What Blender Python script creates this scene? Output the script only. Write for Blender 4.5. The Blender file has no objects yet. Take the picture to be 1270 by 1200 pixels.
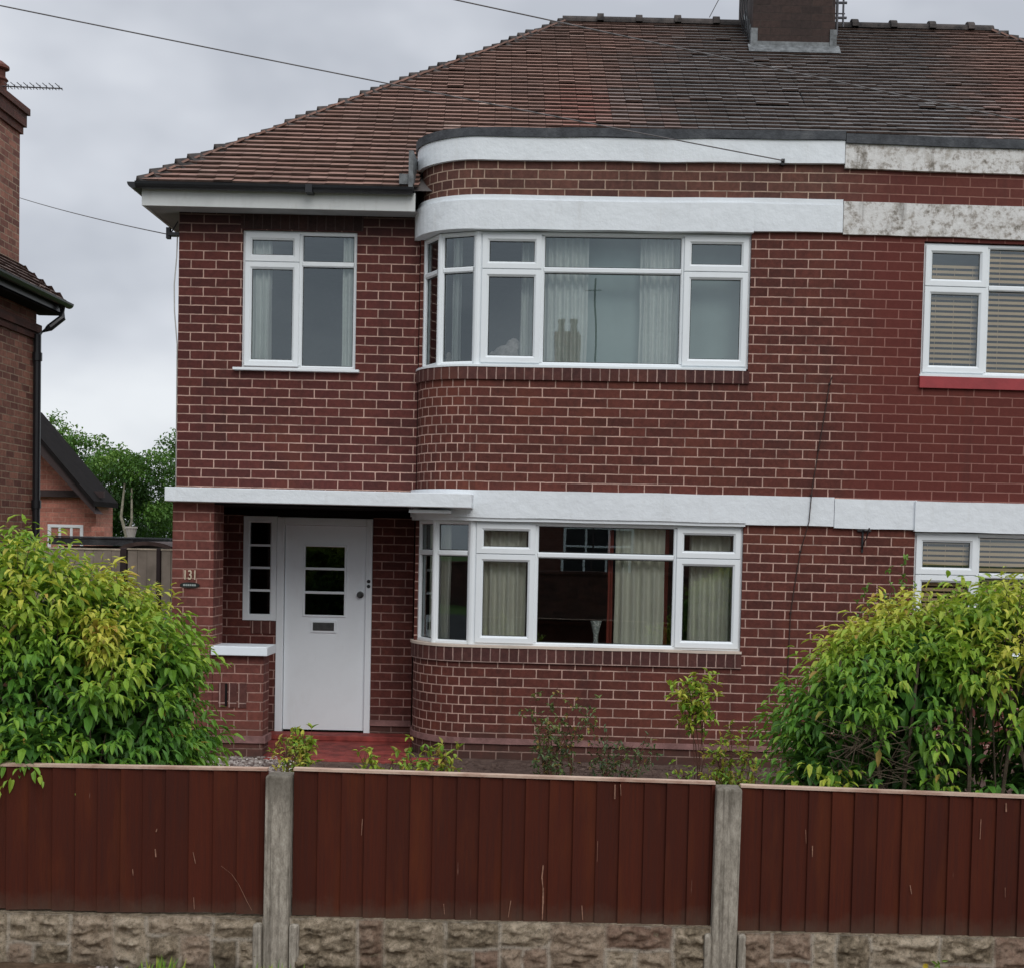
import bpy, math, random
from mathutils import Vector, Matrix, noise
random.seed(7)
R = math.radians
sc = bpy.context.scene
col = sc.collection

# ------------------------------------------------------------------ helpers
class MB:
    """collects polygons with uv, material slot and a per-face colour value"""
    def __init__(s):
        s.v = []; s.f = []; s.uv = []; s.mi = []; s.c = []
    def face(s, pts, uv=None, mi=0, c=(.5, .5, .5)):
        i = len(s.v); s.v.extend([tuple(p) for p in pts])
        s.f.append(tuple(range(i, i + len(pts))))
        s.uv.append(uv or [(p[0] + p[1], p[2]) for p in pts]); s.mi.append(mi); s.c.append(c)
    def mesh_faces(s, verts, faces, mi=0, c=(.5, .5, .5)):
        i = len(s.v); s.v.extend([tuple(p) for p in verts])
        for k, f in enumerate(faces):
            s.f.append(tuple(i + a for a in f))
            s.uv.append([(verts[a][0] + verts[a][1], verts[a][2]) for a in f]); s.mi.append(mi); s.c.append(c)
    def box(s, x0, x1, y0, y1, z0, z1, mi=0, c=(.5, .5, .5), tf=None):
        P = [(x0, y0, z0), (x1, y0, z0), (x1, y1, z0), (x0, y1, z0), (x0, y0, z1), (x1, y0, z1), (x1, y1, z1), (x0, y1, z1)]
        uvs = {}
        F = [((0, 1, 5, 4), 'xz'), ((1, 2, 6, 5), 'yz'), ((2, 3, 7, 6), 'xz'), ((3, 0, 4, 7), 'yz'), ((4, 5, 6, 7), 'xy'), ((3, 2, 1, 0), 'xy')]
        for f, m in F:
            ax = {'x': 0, 'y': 1, 'z': 2}
            uv = [(P[a][ax[m[0]]], P[a][ax[m[1]]]) for a in f]
            pts = [tf(P[a]) for a in f] if tf else [P[a] for a in f]
            s.face(pts, uv, mi, c)
    def tube(s, pts, r, n=8, mi=0, c=(.5, .5, .5), cap=True):
        pts = [Vector(p) for p in pts]
        rs = r if isinstance(r, (list, tuple)) else [r] * len(pts)
        rings = []
        for i, p in enumerate(pts):
            d = (pts[min(i + 1, len(pts) - 1)] - pts[max(i - 1, 0)]).normalized()
            a = Vector((0, 0, 1)) if abs(d.z) < .9 else Vector((1, 0, 0))
            x = d.cross(a).normalized(); y = d.cross(x).normalized()
            rings.append([p + (x * math.cos(t * 2 * math.pi / n) + y * math.sin(t * 2 * math.pi / n)) * rs[i] for t in range(n)])
        V = [q for rg in rings for q in rg]; F = []
        for i in range(len(rings) - 1):
            for t in range(n):
                F.append((i * n + t, i * n + (t + 1) % n, (i + 1) * n + (t + 1) % n, (i + 1) * n + t))
        if cap:
            F.append(tuple(range(n))); F.append(tuple((len(rings) - 1) * n + t for t in reversed(range(n))))
        s.mesh_faces(V, F, mi, c)
    def lathe(s, prof, cx, cy, n=20, mi=0, c=(.5, .5, .5), tf=None):
        V = []; F = []
        for r, z in prof:
            for t in range(n):
                a = 2 * math.pi * t / n
                p = (cx + r * math.cos(a), cy + r * math.sin(a), z)
                V.append(tf(p) if tf else p)
        for i in range(len(prof) - 1):
            for t in range(n):
                F.append((i * n + t, i * n + (t + 1) % n, (i + 1) * n + (t + 1) % n, (i + 1) * n + t))
        F.append(tuple(range(n))); F.append(tuple((len(prof) - 1) * n + t for t in reversed(range(n))))
        s.mesh_faces(V, F, mi, c)
    def build(s, name, mats, parent=None, smooth=False, weld=False, bevel=0):
        me = bpy.data.meshes.new(name)
        me.from_pydata(s.v, [], s.f)
        uvl = me.uv_layers.new(name='UVMap')
        flat = [c for u in s.uv for p in u for c in p]
        uvl.data.foreach_set('uv', flat)
        at = me.color_attributes.new('tint', 'FLOAT_COLOR', 'CORNER')
        cc = []
        for u, c in zip(s.uv, s.c):
            for _ in u: cc.extend((c[0], c[1], c[2], 1.))
        at.data.foreach_set('color', cc)
        if not isinstance(mats, (list, tuple)): mats = [mats]
        for m in mats: me.materials.append(m)
        me.polygons.foreach_set('material_index', s.mi)
        if smooth: me.polygons.foreach_set('use_smooth', [True] * len(s.f))
        me.update()
        o = bpy.data.objects.new(name, me); col.objects.link(o)
        if weld or bevel:
            import bmesh
            bm = bmesh.new(); bm.from_mesh(me); bmesh.ops.remove_doubles(bm, verts=bm.verts, dist=.0002)
            if weld: bmesh.ops.recalc_face_normals(bm, faces=bm.faces)
            bm.to_mesh(me); bm.free()
        if bevel:
            md = o.modifiers.new('bevel', 'BEVEL'); md.width = bevel; md.segments = 2; md.limit_method = 'ANGLE'; md.angle_limit = R(40)
        if parent: o.parent = parent
        return o

def thing(name, label, cat, group=None, loc=(0, 0, 0)):
    o = bpy.data.objects.new(name, None); col.objects.link(o); o.location = loc
    o.empty_display_size = .1
    o['label'] = label; o['category'] = cat
    if group: o['group'] = group
    return o
def tag(o, label=None, cat=None, group=None, kind=None):
    if label: o['label'] = label
    if cat: o['category'] = cat
    if group: o['group'] = group
    if kind: o['kind'] = kind
    return o

# ------------------------------------------------------------------ materials
class NT:
    def __init__(s, name):
        s.m = bpy.data.materials.new(name); s.m.use_nodes = True
        s.t = s.m.node_tree; s.t.nodes.clear()
        s.out = s.t.nodes.new('ShaderNodeOutputMaterial')
    def n(s, typ, **kw):
        nd = s.t.nodes.new(typ)
        for k, v in kw.items():
            if hasattr(nd, k): setattr(nd, k, v)
            else: nd.inputs[k.replace('_', ' ')].default_value = v
        return nd
    def l(s, a, b): s.t.links.new(a, b)
    def inp(s, nd, k, v):
        if isinstance(v, bpy.types.NodeSocket): s.l(v, nd.inputs[k])
        else: nd.inputs[k].default_value = v
    def noise(s, scale, detail=4, rough=.55, vec=None, out='Fac', dist=0):
        nd = s.n('ShaderNodeTexNoise'); nd.inputs['Scale'].default_value = scale; nd.inputs['Detail'].default_value = detail
        nd.inputs['Roughness'].default_value = rough; nd.inputs['Distortion'].default_value = dist
        if vec is not None: s.l(vec, nd.inputs['Vector'])
        return nd.outputs[out]
    def ramp(s, fac, stops):
        nd = s.n('ShaderNodeValToRGB'); s.l(fac, nd.inputs['Fac'])
        cr = nd.color_ramp
        while len(cr.elements) < len(stops): cr.elements.new(.5)
        for e, (p, c) in zip(cr.elements, stops):
            e.position = p; e.color = (c[0], c[1], c[2], 1) if isinstance(c, tuple) else (c, c, c, 1)
        return nd.outputs['Color']
    def mix(s, a, b, f, mode='MIX'):
        nd = s.n('ShaderNodeMix'); nd.data_type = 'RGBA'; nd.blend_type = mode
        s.inp(nd, 0, f)
        for k, v in ((6, a), (7, b)):
            if isinstance(v, bpy.types.NodeSocket): s.l(v, nd.inputs[k])
            else: nd.inputs[k].default_value = (v[0], v[1], v[2], 1)
        return nd.outputs[2]
    def math(s, op, a, b=0., clamp=False):
        nd = s.n('ShaderNodeMath'); nd.operation = op; nd.use_clamp = clamp
        s.inp(nd, 0, a); s.inp(nd, 1, b)
        return nd.outputs[0]
    def mapr(s, v, a, b, c=0., d=1.):
        nd = s.n('ShaderNodeMapRange'); s.inp(nd, 0, v)
        for i, k in enumerate((a, b, c, d)): nd.inputs[i + 1].default_value = k
        return nd.outputs[0]
    def coord(s, k='Object'): return s.n('ShaderNodeTexCoord').outputs[k]
    def sep(s, v):
        nd = s.n('ShaderNodeSeparateXYZ'); s.l(v, nd.inputs[0]); return nd.outputs
    def scalev(s, v, sx, sy, sz):
        nd = s.n('ShaderNodeMapping'); s.l(v, nd.inputs['Vector']); nd.inputs['Scale'].default_value = (sx, sy, sz); return nd.outputs[0]
    def attr(s): 
        nd = s.n('ShaderNodeVertexColor'); nd.layer_name = 'tint'; return nd.outputs['Color']
    def bump(s, h, dist=.01, strength=1., normal=None):
        nd = s.n('ShaderNodeBump'); nd.inputs['Distance'].default_value = dist; nd.inputs['Strength'].default_value = strength
        s.l(h, nd.inputs['Height'])
        if normal is not None: s.l(normal, nd.inputs['Normal'])
        return nd.outputs[0]
    def bsdf(s, color, rough=.8, normal=None, spec=.3, metal=0., finish=True):
        nd = s.n('ShaderNodeBsdfPrincipled')
        s.inp(nd, 'Base Color', color if isinstance(color, bpy.types.NodeSocket) else (color[0], color[1], color[2], 1))
        s.inp(nd, 'Roughness', rough); nd.inputs['Specular IOR Level'].default_value = spec; nd.inputs['Metallic'].default_value = metal
        if normal is not None: s.l(normal, nd.inputs['Normal'])
        if finish: s.l(nd.outputs[0], s.out.inputs[0])
        return nd.outputs[0]

def plain(name, c, rough=.6, spec=.3, var=.15, scale=6, bump=.0, metal=0.):
    k = NT(name); co = k.coord()
    nz = k.noise(scale, 5, .6, co)
    lo = tuple(x * (1 - var) for x in c); hi = tuple(min(1, x * (1 + var)) for x in c)
    cc = k.mix(lo, hi, k.mapr(nz, .3, .7))
    nm = k.bump(k.noise(scale * 12, 4, .6, co), bump) if bump else None
    k.bsdf(cc, rough, nm, spec, metal); return k.m

def brick(name, c1, c2, mortar, bw=.229, rh=.0825, ms=.0060, off=.5, party=False, soot=None, ph=0., warm=.24):
    """brickwork laid from the wall's own uv (metres along the wall, height)"""
    k = NT(name); uv = k.coord('UV'); ob = k.coord()
    wob = k.n('ShaderNodeTexNoise'); wob.inputs['Scale'].default_value = 16; k.l(ob, wob.inputs['Vector']); wob.inputs['Detail'].default_value = 3
    v1 = k.n('ShaderNodeVectorMath'); v1.operation = 'MULTIPLY_ADD'
    k.l(wob.outputs['Color'], v1.inputs[0]); v1.inputs[1].default_value = (.0075, .0065, 0); k.l(uv, v1.inputs[2])
    v2 = k.n('ShaderNodeVectorMath'); v2.operation = 'ADD'; k.l(v1.outputs[0], v2.inputs[0]); v2.inputs[1].default_value = (10 * bw - .0025 + ph, 10 * rh - .0025 - .0, 0)
    def bt(a, b, m, msz):
        t = k.n('ShaderNodeTexBrick'); t.offset = off; t.squash = 1
        k.l(v2.outputs[0], t.inputs['Vector'])
        t.inputs['Scale'].default_value = 1; t.inputs['Brick Width'].default_value = bw; t.inputs['Row Height'].default_value = rh
        t.inputs['Mortar Size'].default_value = msz; t.inputs['Mortar Smooth'].default_value = .25
        for key, c in (('Color1', a), ('Color2', b), ('Mortar', m)): t.inputs[key].default_value = (c[0], c[1], c[2], 1)
        return t
    t = bt(c1, c2, c1, ms)
    grey = bt((0, 0, 0), (1, 1, 1), (.5, .5, .5), ms)
    odd = k.mapr(grey.outputs['Color'], .86, .97)
    body = k.mix(t.outputs['Color'], tuple(x * .45 for x in c1), k.math('MULTIPLY', odd, .32))
    fine = k.noise(140, 3, .7, ob); mid = k.noise(22, 4, .65, ob); big = k.noise(.9, 3, .5, ob)
    body = k.mix(body, (.42, .24, .19), k.mapr(fine, .45, .85, 0., .13))
    body = k.mix(body, (0, 0, 0), k.mapr(mid, .35, .75, .0, .45))
    body = k.mix(body, tuple(min(1, x * 2.2) for x in c2), k.mapr(big, .5, .75, .0, .22))
    body = k.mix(body, (.19, .060, .028), k.mapr(k.noise(1.7, 4, .6, ob), .50, .72, 0, warm))
    body = k.mix(body, (.035, .022, .020), k.mapr(k.noise(2.6, 5, .7, k.scalev(ob, 1, 1, .45)), .52, .78, 0, .35))
    mo = k.mix(tuple(x * .5 for x in mortar), mortar, k.mapr(k.noise(5, 5, .75, ob), .36, .58))
    mo = k.mix(mo, tuple(x * .35 for x in mortar), k.mapr(k.noise(40, 3, .7, ob), .56, .75, 0, .7))
    if party:      # next door the joints are rubbed over with red
        sx = k.sep(ob)
        f = k.math('MULTIPLY', k.mapr(k.math('ADD', sx[0], k.math('MULTIPLY', k.noise(3, 3, .6, ob), .5)), 2.45, 3.0), k.mapr(sx[2], 2.15, 2.3))
        mo = k.mix(mo, (.22, .075, .06), k.math('MULTIPLY', f, .78))
        body = k.mix(body, (.125, .024, .019), k.math('MULTIPLY', f, .6))
    c = k.mix(body, mo, t.outputs['Fac'])
    strk = k.noise(5, 5, .65, k.scalev(ob, 1, 1, .10))
    c = k.mix(c, (.022, .016, .014), k.mapr(strk, .56, .82, 0, .45))
    c = k.mix(c, (.50, .42, .38), k.mapr(k.noise(13, 6, .75, ob), .70, .85, 0, .35))
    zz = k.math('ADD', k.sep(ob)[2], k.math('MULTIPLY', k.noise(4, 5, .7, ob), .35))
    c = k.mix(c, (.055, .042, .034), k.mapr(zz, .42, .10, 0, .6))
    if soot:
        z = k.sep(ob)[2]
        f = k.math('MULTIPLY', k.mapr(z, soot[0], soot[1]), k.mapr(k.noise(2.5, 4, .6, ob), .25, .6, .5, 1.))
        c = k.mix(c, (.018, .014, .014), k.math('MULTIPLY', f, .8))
    h = k.math('SUBTRACT', k.math('MULTIPLY', fine, .25), k.math('MULTIPLY', t.outputs['Fac'], 1.0))
    k.bsdf(c, .78, k.bump(h, .004), .25)
    return k.m

M = {}
BR1, BR2, MOR = (.134, .036, .026), (.095, .026, .020), (.56, .365, .30)
M['brick'] = brick('brick_facing', BR1, BR2, MOR, party=True)
M['brick_hdr'] = brick('brick_header_curve', BR1, BR2, MOR, bw=.1145)
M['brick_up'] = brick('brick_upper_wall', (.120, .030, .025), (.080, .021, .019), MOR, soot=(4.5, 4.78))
M['brick_par'] = brick('brick_parapet', (.15, .062, .045), (.10, .042, .034), (.48, .34, .26), party=True, bw=.235)
M['brick_par_h'] = brick('brick_parapet_curve', (.15, .062, .045), (.10, .042, .034), (.48, .34, .26), bw=.118)
M['brick_row'] = brick('brick_on_edge', (.11, .040, .034), (.075, .028, .026), (.42, .28, .24), bw=.083, rh=.4, off=0, ms=.006)
M['brick_porch'] = brick('brick_porch', (.19, .058, .045), (.14, .044, .036), (.46, .27, .22))
M['brick_pin'] = brick('brick_inner_porch', (.135, .036, .028), (.095, .026, .022), (.44, .27, .23))
M['brick_nb'] = brick('brick_mottled_brown', (.42, .19, .13), (.17, .066, .052), (.42, .30, .21), ms=.0075, warm=.1)
M['brick_nbd'] = brick('brick_dark_brown', (.14, .055, .042), (.06, .028, .024), (.14, .09, .07), ms=.004)
M['brick_out'] = brick('brick_orange', (.56, .23, .17), (.44, .17, .125), (.56, .36, .28), ms=.004, warm=.1)
M['brick_ch'] = brick('brick_sooty_stack', (.052, .032, .027), (.038, .026, .024), (.06, .045, .038), ms=.004, warm=0)
M['brick_opp'] = brick('brick_opposite', (.16, .055, .04), (.12, .042, .032), (.28, .18, .15))

def white_paint(name, c=(.80, .82, .84), dirt=.35, bump=.002, rough=.45):
    k = NT(name); co = k.coord()
    n1 = k.noise(3, 5, .65, co); n2 = k.noise(11, 6, .6, co); st = k.noise(9, 5, .7, k.scalev(co, 1, 1, .22))
    cc = k.mix(c, tuple(x * .72 for x in c), k.math('MULTIPLY', k.mapr(n1, .45, .75), dirt))
    cc = k.mix(cc, (.42, .40, .35), k.math('MULTIPLY', k.mapr(st, .56, .8), dirt * .8))
    k.bsdf(cc, rough, k.bump(n2, bump), .4); return k.m
M['white_band'] = white_paint('white_masonry_paint', (.76, .80, .83), .3, .008, .6)
M['white_fascia'] = white_paint('white_fascia_paint', (.62, .64, .63), .6)
M['upvc'] = white_paint('white_upvc', (.80, .84, .86), .12, .0004, .3)
M['wood_white'] = white_paint('white_gloss_wood', (.81, .87, .91), .18, .001, .35)
M['sill_cream'] = white_paint('cream_sill_mortar', (.62, .52, .44), .9, .004, .8)
k = NT('weathered_stone'); co = k.coord()
a = k.noise(5, 8, .7, co); b = k.noise(38, 6, .75, co); s_ = k.noise(9, 5, .6, k.scalev(co, 1, 1, .15))
c = k.ramp(k.noise(15, 7, .72, co), [(.34, (.20, .185, .155)), (.44, (.48, .45, .42)), (.50, (.66, .65, .63)), (.7, (.76, .755, .74))])
c = k.mix(c, (.30, .26, .21), k.mapr(a, .54, .66, 0, .6)); c = k.mix(c, (.13, .11, .09), k.mapr(s_, .55, .72, 0, .75)); c = k.mix(c, (.18, .16, .13), k.mapr(b, .60, .72, 0, .6))
k.bsdf(c, .9, k.bump(b, .006), .2); M['stone_old'] = k.m
k = NT('bitumen_felt'); co = k.coord()
c = k.ramp(k.noise(5, 6, .7, co), [(.3, (.030, .032, .036)), (.55, (.075, .08, .088)), (.75, (.13, .135, .14))])
k.bsdf(c, .85, k.bump(k.noise(30, 5, .6, co), .008), .25); M['felt'] = k.m
M['black'] = plain('black_plastic', (.018, .019, .022), .35, .4, .2)
M['gasket'] = plain('grey_glazing_seal', (.05, .055, .055), .7, .2, .1)
M['near_black'] = plain('near_black_matt', (.012, .010, .010), .9, .1, .3)
M['lead'] = plain('lead_flashing', (.15, .16, .165), .6, .4, .5, 14, .004)
M['soffit'] = plain('grey_soffit', (.34, .35, .35), .6)
M['redpaint'] = plain('red_step_paint', (.24, .048, .040), .75, .25, .5, 7, .004)
M['redsill'] = plain('red_sill_paint', (.30, .035, .04), .45, .4, .2, 5, .001)
M['inside'] = plain('interior_plaster', (.16, .14, .12), .9, .1)
M['bluein'] = plain('interior_blue_plaster', (.20, .25, .28), .9, .1)
M['floor_in'] = plain('interior_carpet', (.06, .045, .04), .95, .1)
M['alu'] = plain('aerial_metal', (.12, .12, .13), .5, .4, metal=.6)
M['cable'] = plain('cable_black', (.035, .035, .038), .6)
M['cable_g'] = plain('overhead_cable_grey', (.13, .12, .12), .6)
M['cable_w'] = plain('cable_white', (.5, .5, .48), .6)
M['brass'] = plain('dull_metal', (.10, .10, .10), .35, .5, .2, 20, 0, .7)
M['numeral'] = plain('cream_numeral', (.55, .46, .34), .6)
M['plaque'] = plain('black_plaque', (.015, .017, .015), .3, .5)
M['plaquetx'] = plain('grey_plaque_lettering', (.30, .34, .32), .6)
M['plinth'] = plain('plinth_render', (.24, .13, .12), .85, .2, .35, 9, .004)
M['pot'] = plain('white_pot', (.7, .68, .62), .5)
M['clay'] = plain('clay_pot', (.13, .055, .042), .8, .2, .4, 12)
M['roofbrown'] = plain('brown_roof_sheet', (.09, .062, .055), .7, .2, .4, 6, .003)
M['gardenwood'] = plain('weathered_board', (.34, .29, .24), .85, .15, .3, 3)
M['capwood'] = plain('pale_capping', (.60, .52, .40), .8, .2, .3, 8)
M['scratch'] = plain('bare_wood_scratch', (.24, .13, .09), .9, .1, .4, 60)
M['darkpost'] = plain('dark_post', (.05, .035, .035), .8)

# glass: clear pane that also mirrors the street
def glassm(name, f0, tint=(.91, .92, .90)):
    k = NT(name)
    fr = k.n('ShaderNodeFresnel'); fr.inputs['IOR'].default_value = 1.5
    fac = k.math('ADD', fr.outputs[0], f0, True)
    tr = k.n('ShaderNodeBsdfTransparent'); tr.inputs[0].default_value = (*tint, 1)
    gl = k.n('ShaderNodeBsdfGlossy'); gl.inputs['Roughness'].default_value = .004; gl.inputs['Color'].default_value = (.86, .97, 1, 1)
    nb = k.bump(k.noise(1.6, 1, .4, k.coord()), .0006)
    k.l(nb, gl.inputs['Normal'])
    mx = k.n('ShaderNodeMixShader'); k.l(fac, mx.inputs[0]); k.l(tr.outputs[0], mx.inputs[1]); k.l(gl.outputs[0], mx.inputs[2])
    k.l(mx.outputs[0], k.out.inputs[0]); return k.m
M['glass'] = glassm('window_glass', .12)
M['glass_d'] = glassm('door_glass', .0, (.35, .36, .38))

def cloth(name, c, tl=.08):
    k = NT(name); co = k.coord()
    cc = k.mix(tuple(x * .8 for x in c), c, k.noise(5, 3, .5, co))
    d = k.bsdf(cc, .9, None, .1, finish=False)
    t = k.n('ShaderNodeBsdfTranslucent'); k.l(cc, t.inputs[0])
    mx = k.n('ShaderNodeMixShader'); mx.inputs[0].default_value = tl
    k.l(d, mx.inputs[1]); k.l(t.outputs[0], mx.inputs[2]); k.l(mx.outputs[0], k.out.inputs[0]); return k.m
M['cur_cream'] = cloth('cream_curtain', (.93, .94, .83))
M['cur_sheer'] = cloth('grey_green_curtain', (.84, .90, .87))
M['cur_red'] = cloth('red_brown_curtain_edge', (.34, .08, .06), .1)
M['blind'] = cloth('beige_blind', (.98, .74, .46), .1)
M['blind_blue'] = cloth('pale_roller_blind', (.42, .56, .55), .1)
M['plush'] = plain('pale_cloth', (.55, .52, .52), .95, .1, .35, 20, .01)

# roof tiles: colour from each tile's own tint plus weathering
k = NT('clay_roof_tile'); co = k.coord(); t = k.attr()
tt = k.sep(t)
base = k.ramp(tt[0], [(0, (.20, .112, .086)), (.45, (.30, .175, .140)), (.8, (.38, .23, .185)), (1, (.48, .33, .27))])
gr = k.ramp(tt[0], [(0, (.095, .093, .094)), (.5, (.155, .150, .150)), (1, (.27, .26, .255))])
c = k.mix(base, gr, tt[1])
c = k.mix(c, (.075, .07, .068), k.mapr(k.noise(1.1, 4, .6, co), .48, .72, 0, .45))
c = k.mix(c, (.40, .38, .31), k.mapr(k.noise(24, 6, .75, co), .58, .78, 0, .6))
c = k.mix(c, (.05, .06, .035), k.mapr(k.noise(5, 6, .75, co), .56, .76, 0, .6))
c = k.mix(c, (.34, .12, .095), tt[2])
k.bsdf(c, .85, k.bump(k.noise(90, 4, .7, co), .003), .2); M['tile'] = k.m
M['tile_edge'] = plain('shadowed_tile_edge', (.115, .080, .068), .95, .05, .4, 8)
k = NT('dark_hip_tile'); co = k.coord()
c = k.mix((.028, .026, .026), (.10, .085, .078), k.mapr(k.noise(7, 5, .7, co), .35, .7))
k.bsdf(c, .85, k.bump(k.noise(60, 4, .7, co), .004), .2); M['hip'] = k.m

# stained fence boards
k = NT('dark_red_fence_stain'); co = k.coord(); t = k.sep(k.attr())
v = k.n('ShaderNodeVectorMath'); v.operation = 'ADD'; k.l(co, v.inputs[0]); k.l(k.attr(), v.inputs[1])
gn = k.noise(30, 5, .65, k.scalev(v.outputs[0], 3, 3, .12)); g2 = k.noise(4, 4, .6, k.scalev(v.outputs[0], 2, 2, .35)); lowd = k.sep(co)[2]
c = k.mix((.080, .0180, .0095), (.060, .0145, .0085), t[0])
c = k.mix(c, (.030, .014, .012), k.mapr(gn, .4, .75, 0, .45))
c = k.mix(c, (.125, .032, .0110), k.mapr(g2, .52, .78, 0, .5))
z = k.sep(co)[2]
c = k.mix(c, (.26, .12, .08), k.math('MULTIPLY', k.mapr(k.math('ADD', z, k.math('MULTIPLY', k.noise(25, 4, .7, k.scalev(v.outputs[0], 1, 1, .15)), .22)), .90, .99), .45))
c = k.mix(c, (.10, .075, .055), k.math('MULTIPLY', k.mapr(k.math('ADD', lowd, k.math('MULTIPLY', k.noise(8, 5, .7, co), .16)), .16, .05), .55))
scr = k.noise(55, 3, .6, k.scalev(v.outputs[0], 1, 1, .07))
c = k.mix(c, (.42, .26, .20), k.math('MULTIPLY', k.mapr(scr, .73, .77), .5))
k.bsdf(c, .8, k.bump(gn, .003), .12); M['fence'] = k.m
k = NT('fence_capping_pinkish'); co = k.coord()
c = k.mix((.55, .41, .32), (.28, .14, .10), k.mapr(k.noise(12, 5, .7, k.scalev(co, .4, 1, 1)), .4, .7))
k.bsdf(c, .8, None, .2); M['cap'] = k.m
k = NT('weathered_concrete'); co = k.coord()
a = k.noise(6, 6, .7, k.scalev(co, 1, 1, .35)); b = k.noise(60, 6, .8, k.scalev(co, 1, 1, .4)); s_ = k.noise(14, 5, .65, k.scalev(co, 3, 3, .08))
c = k.ramp(b, [(.3, (.17, .147, .118)), (.5, (.33, .295, .243)), (.7, (.50, .455, .38))])
c = k.mix(c, (.10, .088, .070), k.mapr(a, .48, .72, 0, .65)); c = k.mix(c, (.085, .072, .055), k.mapr(s_, .50, .66, 0, .75)); c = k.mix(c, (.07, .06, .045), k.math('MULTIPLY', k.mapr(k.sep(co)[2], .70, .83), .55))
k.bsdf(c, .92, k.bump(b, .004), .2); M['concrete'] = k.m
k = NT('rock_face_walling'); co = k.coord(); t = k.sep(k.attr())
b = k.noise(26, 8, .7, co); c2_ = k.noise(70, 8, .85, co)
c = k.ramp(k.math('ADD', k.math('MULTIPLY', b, .7), k.math('MULTIPLY', t[1], .16)), [(.22, (.10, .078, .052)), (.38, (.34, .27, .185)), (.50, (.62, .505, .37)), (.70, (.82, .70, .54))])
c = k.mix(c, (.30, .155, .115), k.mapr(t[2], .6, 1., 0, .6))
c = k.mix(c, (.72, .64, .53), k.math('MULTIPLY', t[0], .8))
c = k.mix(c, (.055, .045, .033), k.mapr(c2_, .5, .66, 0, .8))
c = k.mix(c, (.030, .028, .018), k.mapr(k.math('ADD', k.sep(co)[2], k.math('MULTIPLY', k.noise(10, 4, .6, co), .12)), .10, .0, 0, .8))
k.bsdf(c, .95, k.bump(c2_, .022), .15); M['rock'] = k.m

def soilm(name, a, b_, c_):
    k = NT(name); co = k.coord()
    n = k.noise(9, 10, .75, co); m = k.noise(1.2, 4, .6, co)
    c = k.ramp(n, [(.3, a), (.5, b_), (.72, c_)]); c = k.mix(c, a, k.mapr(m, .5, .7, 0, .5))
    k.bsdf(c, .95, k.bump(n, .03), .15); return k.m
M['soil'] = soilm('garden_soil', (.055, .036, .030), (.115, .076, .062), (.20, .145, .12))
M['verge'] = soilm('verge_litter', (.05, .035, .022), (.13, .085, .055), (.26, .18, .12))
M['gravel'] = soilm('gravel', (.14, .12, .11), (.28, .25, .23), (.46, .42, .39))
M['paving'] = soilm('paving_slabs', (.15, .14, .125), (.22, .21, .19), (.28, .27, .25))
M['asphalt'] = soilm('asphalt', (.035, .035, .036), (.05, .05, .052), (.075, .075, .075))
M['grass'] = soilm('rough_grass', (.03, .055, .015), (.06, .11, .025), (.10, .15, .04))

def leafm(name, stops, tl=.28, rough=.42, sat=None):
    k = NT(name); t = k.sep(k.attr()); co = k.coord()
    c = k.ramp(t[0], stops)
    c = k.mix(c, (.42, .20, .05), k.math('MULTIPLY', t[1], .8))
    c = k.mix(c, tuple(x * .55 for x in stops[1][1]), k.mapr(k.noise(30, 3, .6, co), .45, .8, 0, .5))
    d = k.bsdf(c, rough, None, .4, finish=False)
    tr = k.n('ShaderNodeBsdfTranslucent'); k.l(k.mix(c, (.35, .5, .05), .25), tr.inputs[0])
    mx = k.n('ShaderNodeMixShader'); mx.inputs[0].default_value = tl
    k.l(d, mx.inputs[1]); k.l(tr.outputs[0], mx.inputs[2]); k.l(mx.outputs[0], k.out.inputs[0]); return k.m
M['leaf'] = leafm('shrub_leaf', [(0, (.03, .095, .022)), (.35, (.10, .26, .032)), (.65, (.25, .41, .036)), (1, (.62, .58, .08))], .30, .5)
M['leaf_tree'] = leafm('tree_leaf', [(0, (.02, .055, .016)), (.4, (.055, .14, .026)), (.75, (.12, .25, .042)), (1, (.21, .35, .07))], .2, .6)
M['leaf_rose'] = leafm('rose_leaf', [(0, (.04, .07, .03)), (.4, (.08, .13, .05)), (.7, (.17, .23, .06)), (1, (.40, .38, .07))], .2)
M['bark'] = plain('shrub_bark', (.11, .085, .06), .9, .1, .4, 30, .004)
M['bark_pale'] = plain('pale_bark', (.24, .22, .17), .85, .1, .4, 20, .004)
M['bark_red'] = plain('thin_red_stem', (.10, .05, .035), .85, .1, .4, 20)

# ------------------------------------------------------------------ the bay front line (plan)
PARTY = 2.35
R0, AX, AY = .58, -.80, .08
def bay_path(step=6):
    """points (x, y, nx, ny, u) from the left return, round the curve, along the shallow bow to the party line"""
    P = []
    u = 0
    L0 = .48
    P.append((AX - R0, AY + L0, -1, 0, -L0)); 
    for d in range(0, 91, step):
        a = R(d); P.append((AX - R0 * math.cos(a), AY - R0 * math.sin(a), -math.cos(a), -math.sin(a), R0 * a))
    u0 = R0 * math.pi / 2
    return P, u0
BOW = -.12 / (PARTY - AX)
NX, NY = BOW / math.hypot(BOW, 1), -1 / math.hypot(BOW, 1)
def front_y(x): return AY - R0 + BOW * (x - AX)
def flat_pts(xs, u0): return [(x, front_y(x), NX, NY, u0 + (x - AX)) for x in xs]
CURVE, U0 = bay_path()
def off(p, d): return (p[0] + p[2] * d, p[1] + p[3] * d)
def mirror(P):
    return [(2 * PARTY - p[0], p[1], -p[2], p[3], 2 * (U0 + PARTY - AX) - p[4]) for p in reversed(P)]

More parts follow.
